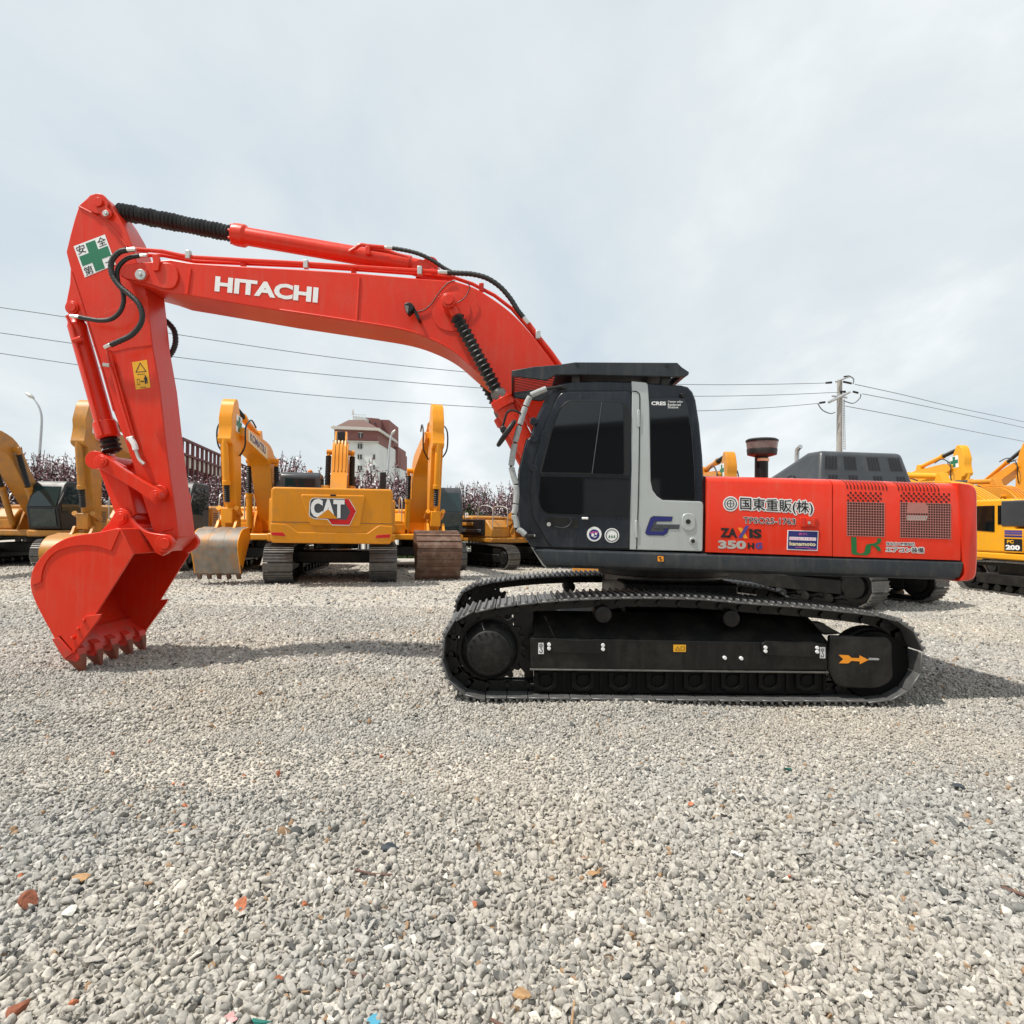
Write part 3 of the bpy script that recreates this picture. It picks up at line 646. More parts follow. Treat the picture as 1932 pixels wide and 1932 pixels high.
# ---- cab
CN, CF = 6.10, 7.10
body = q('Z4', (370,1645),(338,1615),(275,1530),(246,1440),(236,1330),(240,1200),(250,1010),(278,900),(312,765),(345,745),(385,610),(440,490),(482,400),(522,348),(600,312),(690,297),(900,292),(1160,297),(1290,310),(1560,330),(1612,343),(1650,385),(1675,450),(1705,640),(1730,900),(1743,1150),(1745,1268),(1742,1670))
cab = MB().pix(body, CN, CF).build('cab', NAVY, red, .045, 3)
door_o = rnd(q('Z4', (370,1410),(342,1250),(358,1000),(432,710),(560,425),(600,382),(1150,378),(1160,1000),(1136,1650),(510,1640)), [30,30,30,20,20,10,10,0,0,10])
MB().pix(rnd(q('Z4', (362,1415),(333,1250),(350,1000),(425,706),(553,418),(596,373),(1158,370),(1165,1000),(1140,1656),(503,1646)), [30,30,30,20,20,10,10,0,0,10]), CN - .004, CN + .01).build('door_seal', GASKET, cab)
door = MB().pix(door_o, CN - .022, CN).build('door', NAVY, cab, .012, 2)
silver = rnd(q('Z4', (1155,296),(1286,310),(1300,500),(1310,1100),(1325,1175),(1360,1225),(1405,1256),(1735,1268),(1728,1670),(1136,1656),(1146,1090),(1160,390)), [3,6,4,0,0,0,0,8,4,3,0,0])
MB().pix(silver, CN - .018, CN).build('pillar_panel', SILVER, cab, .008)
# seam between the door and the pillar, and the seam of its top corner
mb = MB()
mb.tube(P3('Z4', [(1163,380),(1195,382),(1216,398),(1222,430),(1222,560),(1214,1100),(1205,1420),(1196,1652)], CN - .018), .006, 6)
mb.tube(P3('Z4', [(1145,1090),(1136,1652)], CN - .018), .004, 6)
mb.build('door_gap', GASKET, cab)
g = rnd(q('Z4', (640,450),(1092,462),(1138,520),(1146,600),(1138,1062),(412,1047),(500,705),(572,520)), [14,14,14,6,2,2,10,10])
MB().pix(g, CN - .030, CN - .012).build('window_frame', GASKET, cab, .004)
def shrink(px, d):
    c = Vector((sum(p[0] for p in px)/len(px), sum(p[1] for p in px)/len(px))); R0 = max((Vector(p)-c).length for p in px)
    return [tuple(c + (Vector(p)-c) * (1 - d/max((Vector(p)-c).length, .1))) for p in px]
MB().pix(rnd(q('Z4', (648,462),(914,468),(836,1036),(430,1030),(514,710),(584,525)), [10,2,2,3,8,8]), CN - .033, CN - .026).build('window', GLASS, cab)
MB().pix(rnd(q('Z4', (922,468),(1082,474),(1090,560),(1092,1048),(846,1040)), [2,10,4,3,2]), CN - .036, CN - .028).build('window', GLASS, cab)
MB().tube(P3('Z4', [(917,466),(838,1040)], CN - .037), .0045, 6).build('window_bar', DGREY, cab)
MB().pix(rnd(q('Z4', (418,1060),(1140,1073),(1136,1386),(470,1368),(420,1315),(407,1250)), [3,3,3,14,10,6]), CN - .030, CN - .016).build('lower_window', GLASS, cab, .004)
MB().pix(rnd(q('Z4', (1300,434),(1560,428),(1602,470),(1640,700),(1664,1000),(1670,1262),(1405,1250),(1352,1215),(1322,1170),(1308,1100)), [6,10,8,6,4,6,6,6,6,4]), CN - .016, CN).build('rear_window', GLASS, cab, .006)
MB().pix(q('Z4', (1550,400),(1582,388),(1586,420),(1560,430)), CN - .04, CN).build('window_latch', BLACK, cab, .006)
hd = MB().pix(rnd(q('Z4', (468,1388),(728,1392),(735,1490),(466,1468)), 8), CN - .027, CN - .012).build('door_handle', BLACK, cab, .006)
mb = MB().tube(P3('Z4', cr2([(535,1470),(600,1480),(650,1462),(670,1425),(655,1405)], 4), CN - .034), .008, 6); mb.build('handle_grip', NAVY, cab)
mb = MB(); disc(mb, 'Z4', (490,1452), 17, CN - .034, CN - .02); mb.build('door_lock', ZINC, cab, .003)
MB().tube(P3('Z4', [(756,1403),(806,1404)], CN - .035), .012, 8).build('grab_bar', WHITE, cab, .003)
for c in ((1213,598,70), (1194,1490,70)):
    MB().pix(q('Z4', (c[0]-11,c[1]-c[2]),(c[0]+11,c[1]-c[2]),(c[0]+11,c[1]+c[2]),(c[0]-11,c[1]+c[2])), CN - .034, CN - .018).build('door_hinge', SILVER, cab, .006)
MB().pix(rnd(q('Z4', (1562,1362),(1668,1362),(1668,1502),(1562,1502)), 12.3, 8), CN - .030, CN - .018).build('fuel_flap', SILVER, cab, .006)
mb = MB(); disc(mb, 'Z4', (1612,1430), 20, CN - .034, CN - .029, 12); mb.build('flap_lock', INK, cab)
mb = MB(); disc(mb, 'Z4', (1650,1585), 28, CN - .028, CN - .018); mb.build('door_stop', SILVER, cab, .004)
mb = MB(); disc(mb, 'Z4', (1652,1587), 15, CN - .04, CN - .028, 12); mb.build('door_stop_knob', INK, cab)
Y = CN - .0235                                                       # round stickers on the door
for c, colr, inner in (((855,1530), BLUE, 'a'), ((997,1541), GREENB, 'b')):
    mb = MB(); mb.flat(q('Z4', *circ(c, 59, 36)), Y - .002); s0 = mb.build('round_sticker', WHITE, cab, smooth=False)
    mb = MB()
    if inner == 'a':
        mb.flat(q('Z4', *circ((c[0], c[1]+4), 42, 30)), Y - .004); mb.cur = 1
        mb.flat(q('Z4', *circ((c[0]-12, c[1]+6), 12, 14)), Y - .006); mb.flat(q('Z4', *circ((c[0]+14, c[1]-2), 9, 14)), Y - .006)
        mb.flat(q('Z4', (c[0]-28,c[1]+14),(c[0],c[1]+22),(c[0]+26,c[1]+12),(c[0]+4,c[1]+30)), Y - .006)
        mb.cur = 2
        for k in (-26, -10, 8, 24): mb.flat(q('Z4', *circ((c[0]+k, c[1]-18 + abs(k)*.3), 7, 8)), Y - .006)
        mb.build('sticker_print', [BLUE, WHITE, PINK], cab, smooth=False)
    else:
        ring(mb, circ(c, 50, 30), .86, Y - .004, 'Z4')
        mb.cur = 1
        for k in (-20, 0, 20): mb.flat(q('Z4', (c[0]+k-8,c[1]+18),(c[0]+k,c[1]-8),(c[0]+k+8,c[1]+18)), Y - .004)
        mb.build('sticker_print', [DGREY, GREENB], cab, smooth=False)
# big blue G badge (B2 coordinates)
mb = MB(); Y = CN - .020
mb.flat(q('B2', (655,512),(430,505),(395,525),(345,660),(335,700),(350,722),(380,730),(550,732),(590,705),(612,655),(725,655),(735,605),(460,600),(470,570),(640,570)), Y - .001)
mb.cur = 1
mb.flat(q('B2', (650,518),(432,512),(402,532),(352,662),(342,700),(354,716),(380,724),(548,726),(582,702),(603,648),(558,648),(545,686),(390,684),(438,564),(636,562)), Y - .003)
mb.cur = 2
for x0, x1 in ((432,512),(520,604),(614,730)): mb.flat(q('B2', (x0+6,604),(x1,606),(x1-12,650),(x0-6,646)), Y - .005)
mb.build('badge', [DGREY, BLUE, DGREY], cab, smooth=False)
mb = MB(); pix_text(mb, 'CRES', 'Z4', (1315,492), (1432,494), (1315,462), CN - .019, .04)
for s, x1, y in (('Center pillar', 1570, 475), ('Reinforced', 1550, 497), ('Structure', 1532, 517)): pix_text(mb, s, 'Z4', (1448,y), (x1,y+1), (1448,y-19), CN - .019, .012)
mb.build('window_lettering', WHITE, cab, smooth=False)
for y in (620, 765, 1000): MB().pix(rnd(q('Z4', (350,y-40),(395,y-20),(405,y+15),(360,y+35),(335,y+15)), 8), CN - .03, CN + .02).build('pillar_hinge', NAVY, cab, .012)
MB().pix(rnd(q('Z4', (300,1525),(390,1528),(412,1550),(395,1570),(330,1565)), 4), CN - .03, CN).build('rail_mount', BLACK, cab, .008)
mb = MB(); disc(mb, 'Z4', (369,1541), 12, CN - .045, CN - .03, 12); mb.build('mount_bolt', ZINC, cab)
MB().pix(rnd(q('Z4', (555,330),(615,335),(635,355),(600,362),(560,352)), 4), CN - .03, CN).build('rail_mount', BLACK, cab, .008)
# windscreen and lower front pane, following the curve of the cab's nose
for nm, pts in (('windscreen', [(535,348),(486,400),(443,490),(388,610),(346,745),(315,765),(281,900),(253,1010)]), ('lower_windscreen', [(250,1040),(242,1200),(238,1330),(246,1430)])):
    c_ = [W(u, v, CN) for u, v in q('Z4', *cr2(pts, 4))]
    MB().ext([p + Vector((-.010, .10, .004)) for p in c_] + [p + Vector((.02, .10, -.004)) for p in c_[::-1]], (0, .80, 0)).build(nm, GLASS, cab, 0)
# ---- grab rail, mirror
YR = 6.02
rail = MB().tube(P3('Z4', cr2([(600,342),(470,362),(395,392),(338,420),(303,500),(255,660),(218,800),(186,980),(192,1045),(224,1130),(222,1290),(206,1370),(214,1450),(242,1505),(300,1540),(370,1541)], 5), YR), .015, 10).build('grab_rail', BLACK, red)
segs = [((470,360),(345,412)), ((338,425),(303,500)), ((300,508),(257,650)), ((254,662),(219,790)), ((216,802),(187,980)), ((188,992),(225,1128)), ((225,1138),(222,1285)), ((219,1292),(206,1368)), ((207,1376),(232,1480)), ((236,1488),(300,1538))]
for a, c in segs:
    mid = ((a[0]+c[0])/2 + (6 if a[1] > 1100 else -2), (a[1]+c[1])/2)
    MB().tube(P3('Z4', cr2([a, mid, c], 4), YR), .029, 12).build('foam_sleeve', WRAP, rail, .006)
mir = MB().tube(P3('Z4', cr2([(262,560),(228,540),(180,535),(150,560),(125,640),(118,670)], 5), 6.0), .011, 8).build('mirror', BLACK, red)
mp = P3('Z4', [(75,825),(222,612)], 6.0); c = (mp[0] + mp[1]) / 2; d = (mp[1] - mp[0]) / 2
nn_ = Vector((0, 1, 0)).cross(d).normalized()
mb = MB(); ringp = [c + d * math.cos(t) + Vector((0, .11, 0)) * math.sin(t) for t in [2*math.pi*i/24 for i in range(24)]]
mb.ext([p + nn_ * .018 for p in ringp], nn_ * -.036); mb.build('mirror_housing', RUBBER, mir, .012)
mb = MB(); disc(mb, 'Z4', (122,682), 26, 5.96, 6.06, 12); mb.build('mirror_joint', RUBBER, mir, .01)
# ---- roof guard
gd = MB().pix(q('Z4', (190,213),(370,182),(560,167),(700,146),(1525,150),(1560,185),(1620,225),(1616,246),(1590,263),(760,246),(550,246),(470,290),(192,257)), 6.05, 6.09, 6.05).build('roof_guard', SKIRT, red, .006)
MB().pix(q('Z4', (190,213),(370,182),(560,167),(700,146),(1525,150),(1560,185),(1620,225),(1616,246),(1590,263),(760,246),(550,246),(470,290),(192,257)), 7.11, 7.15, 6.05).build('side_rail', SKIRT, gd, .006)
MB().pix(q('Z4', (188,213),(212,210),(214,257),(190,257)), 6.09, 7.11, 6.05).build('front_bar', BLACK, gd, .004)
MB().pix(q('Z4', (560,172),(700,150),(1525,154),(1556,185),(1556,200),(560,196)), 6.09, 7.11, 6.05).build('guard_plate', SKIRT, gd, .004)
MB().pix(q('Z4', (1566,190),(1616,226),(1612,246),(1560,262),(1545,250),(1560,215)), 6.09, 7.11, 6.05).build('rear_bar', BLACK, gd, .004)
mb = MB()
for i in range(12):
    y = 6.16 + i * .078
    mb.pix(q('Z4', (212,234),(560,190),(560,194),(212,238)), y, y + .020, 6.05)
mb.build('guard_slats', BLACK, gd)
for x in (680, 1405):
    for y in (6.10, 7.05): MB().pix(q('Z4', (x,240),(x+64,240),(x+64,300 + (22 if x > 1000 else 4)),(x,298 + (22 if x > 1000 else 4))), y, y + .05, 6.05).build('guard_post', BLACK, gd, .004)
MB().pix(q('Z4', (1545,150),(1596,124),(1588,190),(1568,190)), 6.6, 6.66, 6.05).build('rear_bracket', BLACK, gd, .004)
for c in ((715,162),(1442,173)):
    mb = MB(); disc(mb, 'Z4', c, 14, 6.044, 6.05, 14); mb.build('guard_hole', INK, gd)
# ---- deck and skirt
def loft(zn, A, B, prof, name, mt, parent, bevel=0.0, mid=1):
    """A, B: (top, bottom) corners at the two ends; prof: (t down from the top 0..1, depth) ring"""
    (a0, a1), (b0, b1) = [[W(u, v, NEAR + .02) for u, v in q(zn, *p)] for p in (A, B)]
    ends = []
    for p0, p1 in ((a0, a1), (b0, b1)):
        ends.append([Vector((p0.x + (p1.x - p0.x) * t, y, p0.z + (p1.z - p0.z) * t)) for t, y in prof])
    n_ = len(prof); mb = MB()
    mb.add(ends[0] + ends[1], [list(range(n_)), list(range(2*n_-1, n_-1, -1))] + [[i, (i+1) % n_, (i+1) % n_ + n_, i + n_] for i in range(n_)])
    return mb.build(name, mt, parent, bevel)
skp = [(0, 6.13), (.04, 6.085), (.14, 6.062), (.5, 6.055), (.8, 6.07), (.95, 6.12), (1, 6.2), (1, 7.0), (0, 7.0)]
skirt = loft('P', ((1004,1034),(1031.5,1072)), ((1816,1057.5),(1806,1096)), skp, 'side_skirt', SKIRT, red, 0)
MB().pix(q('Z4', (352,1640),(372,1642),(474,1803),(440,1782)), 6.10, 6.5).build('front_plate', SILVER, skirt, .004)
MB().flat(rnd(q('B2', (478,965),(546,968),(548,1030),(478,1028)), 1.5), 6.05).build('deck_sticker', ORANGE, skirt, smooth=False)
mb = MB()
for a in (20, 200): mb.flat(q('B2', (512,998), *circ((512,998), 22, 8, a0=a, a1=a+90)), 6.048)
mb.build('sticker_print', INK, skirt, smooth=False)
zt, zb = W(1400,1045,NEAR).z, W(1400,1083,NEAR).z
x0, x1 = W(1040,1072,NEAR).x, W(1800,1090,NEAR).x
deck = MB().box(x0 + .1, x1 - .1, 7.0, 9.05, zb + .02, zt - .01).build('deck', BLACK, red, .01)
xb = W(1100, 960, BN).x                                              # boom foot brackets
for y in (7.08, 8.02): MB().xz([(xb - .1, zt - .02), (xb + .95, zt - .02), (xb + .45, zt + .95), (xb + .2, zt + .95)], y, y + .08).build('boom_bracket', RED, deck, .01)
# right side tank beyond the boom
MB().box(W(1180, 900, 8.2).x, W(1340, 900, 8.2).x + .4, 8.15, 9.05, zt, zt + .75).build('fuel_tank', RED, red, .05)
# ---- hood panels
hp = lambda r: [(0.085, 6.07), (.05, 6.085), (.02, 6.125), (0.0, 6.20), (-.012, 6.32), (-.015, 9.0), (1, 9.0), (1, 6.07)]
pan = loft('A7', ((20,76),(12,607)), ((879,99),(880,636)), hp(0), 'hood_panel', RED, red, 0)
rearp = loft('A7', ((886,99),(886,637)), ((1772,130),(1764,664)), hp(0), 'hood_panel', RED, red, 0)
loft('A7', ((876,104),(876,632)), ((892,104),(892,632)), [(0.09, 6.09), (.05, 6.11), (0.01, 6.2), (0, 8.9), (1, 8.9), (1, 6.09)], 'panel_gap', INK, pan)
loft('A7', ((0,85),(-5,612)), ((25,86),(20,612)), [(0, 6.13), (0, 8.9), (1, 8.9), (1, 6.13)], 'panel_gap', INK, pan)
HY = 6.07
mb = MB()
pix_text(mb, '国東重販(株)', 'B2', (1428,452), (2265,500), (1428,288), HY - .001, .01, .012)
mb.flat(q('B2', *circ((1318,366), 88, 30)), HY - .0018)
pix_text(mb, 'TPSO25-1763', 'A7', (272,408), (630,418), (272,366), HY - .001, .01, .0035)
mb.build('hood_lettering', WHITE, pan, smooth=False)
mb = MB()
pix_text(mb, '国東重販(株)', 'B2', (1428,452), (2265,500), (1428,288), HY - .005, .012)
ring(mb, circ((1318,366), 72, 30), .86, HY - .005, 'B2'); ring(mb, circ((1318,366), 44, 24), .80, HY - .005, 'B2')
mb.flat(q('B2', (1278,362),(1358,362),(1358,370),(1278,370)), HY - .005); mb.flat(q('B2', (1314,326),(1322,326),(1322,406),(1314,406)), HY - .0053)
pix_text(mb, 'TPSO25-1763', 'A7', (272,408), (630,418), (272,366), HY - .005, .008)
mb.build('hood_lettering', INK, pan, smooth=False)
mb = MB()
pix_text(mb, 'ZA', 'B2', (1198,752), (1396,758), (1198,642), HY - .003, .05); pix_text(mb, 'IS', 'B2', (1532,760), (1676,765), (1532,652), HY - .003, .05)
pix_text(mb, 'H', 'B2', (1514,884), (1590,886), (1514,814), HY - .003, .06)
mb.cur = 1; mb.flat(q('B2', (1400,640),(1448,640),(1516,764),(1470,764)), HY - .003)
mb.cur = 2; mb.flat(q('B2', (1492,616),(1534,618),(1446,760),(1404,758)), HY - .005); pix_text(mb, 'G', 'B2', (1602,886), (1682,888), (1602,810), HY - .003, .06)
mb.cur = 3; pix_text(mb, '350', 'B2', (1174,882), (1496,888), (1174,784), HY - .003, .05)
mb.build('model_lettering', [INK, ORANGE, LILAC, GREY], pan, smooth=False)
lk = MB().pix(q('A7', (664,368),(784,370),(776,440),(668,436)), HY - .012, HY).build('panel_latch', RED, pan, .004)
MB().pix(q('A7', (678,378),(700,378),(700,430),(680,428)), HY - .016, HY - .006).build('latch_recess', REDIN, pan)
MB().pix(q('A7', (708,378),(770,380),(768,430),(708,428)), HY - .028, HY - .012).build('latch_paddle', RED, pan, .004)
mb = MB(); disc(mb, 'A7', (727,405), 10, HY - .036, HY - .028, 12); mb.build('latch_lock', ZINC, pan)
sg = MB().pix(rnd(q('A7', (577,456),(790,462),(784,600),(572,592)), .8), HY - .004, HY).build('company_sticker', WHITE, pan, smooth=False)
mb = MB(); mb.flat(q('A7', (583,461),(785,467),(779,594),(578,586)), HY - .006)
mb.cur = 1; pix_text(mb, '近づく', 'A7', (654,490), (712,492), (654,474), HY - .008, .02); 
mb.cur = 2; mb.flat(q('A7', (590,502),(774,508),(773,530),(589,524)), HY - .008)
mb.cur = 3; pix_text(mb, 'さわらないでください', 'A7', (594,523), (770,528), (594,504), HY - .010, .02)
mb.cur = 4; pix_text(mb, 'kanamoto', 'A7', (590,562), (770,567), (590,535), HY - .008, .03)
mb.cur = 3
for x0, x1, y in ((630,728,573),(722,778,584)): mb.flat(q('A7', (x0,y),(x1,y+3),(x1,y+6),(x0,y+3)), HY - .008)
mb.build('sticker_print', [BLUE, PINK, WHITE, PINK, CREAM], pan, smooth=False)
# vents: slots over the rounded top edge, square holes below, a fine screen
def hoodpt(zn, u, v, Y): a = q(zn, (u, v))[0]; return W(a[0], a[1], Y)
for x0, x1, y0, y1 in ((800,1275,85,212), (1420,1900,103,230)):
    mb = MB()
    HT = [[W(u, v, NEAR + .02) for u, v in q('A7', *p_)] for p_ in (((886,99),(1772,130)), ((886,637),(1764,664)))]
    def hsurf(x, t, Y):
        f = (x - HT[0][0].x) / (HT[0][1].x - HT[0][0].x); a_ = HT[0][0].lerp(HT[0][1], f); b_2 = HT[1][0].lerp(HT[1][1], f)
        return Vector((x, Y - .004, a_.z + (b_2.z - a_.z) * t + .003))
    for i in range(12):
        a = x0 + 18 + (x1 - x0) * i / 11; xa = hoodpt('B3', a, y0, 6.08).x; wv = 11 * ZM['B3'][2] * 6.07 / FOC
        rows_ = [hsurf(xa + dx, t, Y) for dx, t, Y in ((-.012, .000, 6.20), (.004, .020, 6.125), (.016, .05, 6.085), (.020, .085, 6.07), (.024, .135, 6.07))]
        for k in range(4): mb.add([rows_[k], rows_[k] + Vector((wv, 0, 0)), rows_[k+1] + Vector((wv, 0, 0)), rows_[k+1]], [[0, 1, 2, 3]])
    mb.build('vent_slots', DARKIN, rearp, smooth=False)
for gx0, gx1, gy0, gy1, sx in ((858,1308,362,768,0), (1500,2110,368,790,0)):
    slope = 22 / 450
    fl = lambda x, y: (x, y + (x - gx0) * slope * .55)
    gr = MB().flat(q('B3', fl(gx0+4,gy0), fl(gx1-2,gy0), fl(gx1-4,gy1), fl(gx0,gy1)), HY - .002).build('vent_grille', DARKIN, rearp, smooth=False)
    mb = MB(); nx_ = int((gx1 - gx0) / 30.2); ny_ = int((gy1 - gy0) / 29.2); bw = 3.4
    for i in range(nx_ + 1):
        x = gx0 + (gx1 - gx0) * i / nx_; mb.flat(q('B3', fl(x-bw,gy0), fl(x+bw,gy0), fl(x+bw,gy1), fl(x-bw,gy1)), HY - .005)
    for j in range(ny_ + 1):
        y = gy0 + (gy1 - gy0) * j / ny_; mb.flat(q('B3', fl(gx0-3,y-bw), fl(gx1+3,y-bw), fl(gx1+3,y+bw), fl(gx0-3,y+bw)), HY - .0065)
    mb.build('grille_bars', GRILLE, rearp, smooth=False)
    mb = MB(); rows = 4
    for j in range(rows):
        y = gy0 - 20 - j * 31
        for i in range(int((gx1 - gx0) / 60)):
            x = gx0 + 14 + i * 60.5 + (30 if j % 2 else 0)
            if x < gx1 - 10: mb.flat(q('B3', *[fl(x + dx, y + dy) for dx, dy in ((-12,-12),(12,-12),(12,12),(-12,12))]), HY - .003)
    mb.build('vent_holes', DARKIN, rearp, smooth=False)
MB().pix(rnd(q('B3', (1590,372),(1800,372),(1840,420),(1838,500),(1578,498)), 3), HY - .004, HY - .002).build('worn_patch', GRILLE, rearp, smooth=False)
MB().pix(rnd(q('B3', (1578,522),(1835,524),(1815,590),(1580,588)), 3), HY - .004, HY - .002).build('worn_patch', GREY, rearp, smooth=False)
mb = MB(); Y = HY - .003
mb.flat(q('B3', *([(905,785),(972,785),(975,960)] + [(990,978),(1040,985),(1068,965),(1085,885),(1110,870),(1205,855),(1222,830),(1225,800),(1272,800),(1268,840),(1245,872),(1190,885),(1150,890),(1138,975),(1100,1005),(940,998),(912,980)])), Y)
mb.flat(q('B3', (1150,878),(1205,878),(1255,905),(1272,955),(1225,955),(1210,915)), Y - .002)
mb.build('green_logo', GREENB, rearp, smooth=False)
mb = MB()
for s, bl, br, tl, g in (('排出ガス対策型機', (1330,884), (1675,892), (1330,845), .004), ('エアコン装備', (1328,965), (1785,978), (1328,900), .007)):
    pix_text(mb, s, 'B3', bl, br, tl, HY - .001, .008, g)
mb.cur = 1
for s, bl, br, tl in (('排出ガス対策型機', (1330,884), (1675,892), (1330,845)), ('エアコン装備', (1328,965), (1785,978), (1328,900))): pix_text(mb, s, 'B3', bl, br, tl, HY - .005, .012)
mb.build('hood_lettering', [WHITE, INK], rearp, smooth=False)
# ---- counterweight: round at the back and at the lower edge
def cw_prof(s):                                   # side outline (A7), s shrinks it for the rounded edge
    return rnd(q('A7', (1742+2*s,126+3*s),(1900-16*s,134+12*s),(1910-22*s,640),(1896-20*s,815-14*s),(1756+4*s,815-8*s),(1790+4*s,765-4*s),(1778+4*s,650)), [3,30,20,22,4,6,4], 7)
layers = [(6.20, 0.0), (6.12, .35), (6.08, .9), (6.062, 1.8)]
P0 = [(Y, cw_prof(s)) for Y, s in layers]
mb = MB(); nn0 = len(P0[0][1]); vs = []
for Y, pr in reversed(P0): vs += [W(u, v, 6.07) + Vector((0, Y - 6.07, 0)) for u, v in pr]
vs += [W(u, v, 6.07) + Vector((0, 9.0 - 6.07, 0)) for u, v in P0[0][1]]
k = len(P0) + 1
mb.add(vs, [list(range(nn0)), list(range(k*nn0 - 1, (k-1)*nn0 - 1, -1))] + [[j*nn0 + i, j*nn0 + (i+1) % nn0, (j+1)*nn0 + (i+1) % nn0, (j+1)*nn0 + i] for j in range(k-1) for i in range(nn0)])
cwt = mb.build('counterweight', RED, red, 0, ang=50)
# ---- air pre-cleaner on the hood
pc = along('Z5', (385,345), 6.75); pt = along('Z5', (388,235), 6.75); s = .32031 * 6.75 / FOC
mb = MB().lathe(pc - Vector((0,0,.1)), (0,0,1), [(0, 38*s), (.1 + (pt.z - pc.z) * .9, 38*s), (.1 + (pt.z - pc.z), 36*s)], 24); prec = mb.build('air_precleaner', BLACK, red, .004)
zt2 = pt.z + .02
MB().lathe((pt.x, 6.75, pt.z - .06), (0,0,1), [(0, 40*s), (.03, 40*s)], 24).build('clamp_ring', CREAM, prec)
MB().lathe((pt.x, 6.75, pt.z - .01), (0,0,1), [(0, 45*s), (.02, 82*s), (.075, 86*s), (.085, 84*s)], 28).build('cleaner_base', BLACK, prec, .003)
MB().lathe((pt.x, 6.75, pt.z + .075), (0,0,1), [(0, 84*s), (.075, 89*s)], 28).build('dust_bowl', DUSTLENS, prec)
MB().lathe((pt.x, 6.75, pt.z + .15), (0,0,1), [(0, 91*s), (.02, 92*s), (.035, 80*s), (.045, 30*s), (.047, 1*s)], 28).build('cleaner_cap', BLACK, prec)
# ---- undercarriage
sx = W(1250, 1100, MIDY).x
MB().cyl((sx, MIDY, zb - .12), (sx, MIDY, zb + .03), .78, 40).build('swing_bearing', BLACK, red, .01)
MB().cyl((sx, MIDY, zb - .20), (sx, MIDY, zb - .10), .70, 40).build('swing_ring', STEEL, red, .01)
cbx = MB().box(sx - .62, sx + .62, 6.75, 8.45, .42, zb - .16).build('car_body', FRAMEB, red, .03)
for a in (-1, 1): MB().ext([(sx + a*.55, 7.0, .45), (sx + a*1.3, 6.72, .42), (sx + a*1.3, 6.72, .72), (sx + a*.55, 7.0, .8)], (0, 1.2 , 0)).build('cross_leg', FRAMEB, cbx, .02)
PATH = cr2([(897,1321),(858,1296),(842,1272),(835.5,1242),(838,1212),(850,1180),(870,1165),(898,1154.5),(940,1145.5),(1006,1137.5),(1088,1131),(1198,1128),(1313,1130),(1410,1138),(1507,1145),(1604,1155),(1664,1163.5),(1700,1175.5),(1721,1190),(1735,1211),(1740,1236),(1737,1268),(1720,1297),(1690,1318),(1664,1324.5)], 6)
PATH = PATH + [(1664 + (897-1664) * i / 24, 1324.5 + (1321-1324.5) * i / 24) for i in range(1, 24)]
path3 = [W(u, v, NEAR) for u, v in PATH]
for p in path3:
    p.z = max(p.z, .028 + .0)
ZUP = 0.0
def resample(P, n):
    m_ = len(P); L = [0]
    for i in range(m_): L.append(L[-1] + (P[(i+1) % m_] - P[i]).length)
    out = []; j = 0
    for k in range(n):
        t = L[-1] * k / n
        while L[j+1] < t: j += 1
        f = (t - L[j]) / (L[j+1] - L[j]); out.append(P[j] + (P[(j+1) % m_] - P[j]) * f)
    return out, L[-1]
NS = 50
RS, LT = resample(path3, NS)
pitch = LT / NS
shoe_me = None; pad_me = None
def shoe_mesh():
    mb = MB(); h = pitch * .5
    mb.ext([(-h*.90, 0, -.012), (h*1.02, 0, -.012), (h*1.02, 0, .006), (-h*.90, 0, .006)], (0, .60, 0))
    for x in (-.78, -.1, .58): mb.ext([(h*x, 0, .005), (h*x + .034, 0, .005), (h*x + .026, 0, .034), (h*x + .008, 0, .034)], (0, .60, 0))
    return mb
def frame_at(i, P):
    n_ = len(P); t = (P[(i+1) % n_] - P[i-1]); t.y = 0; t.normalize()
    return t, Vector((t.z, 0, -t.x))
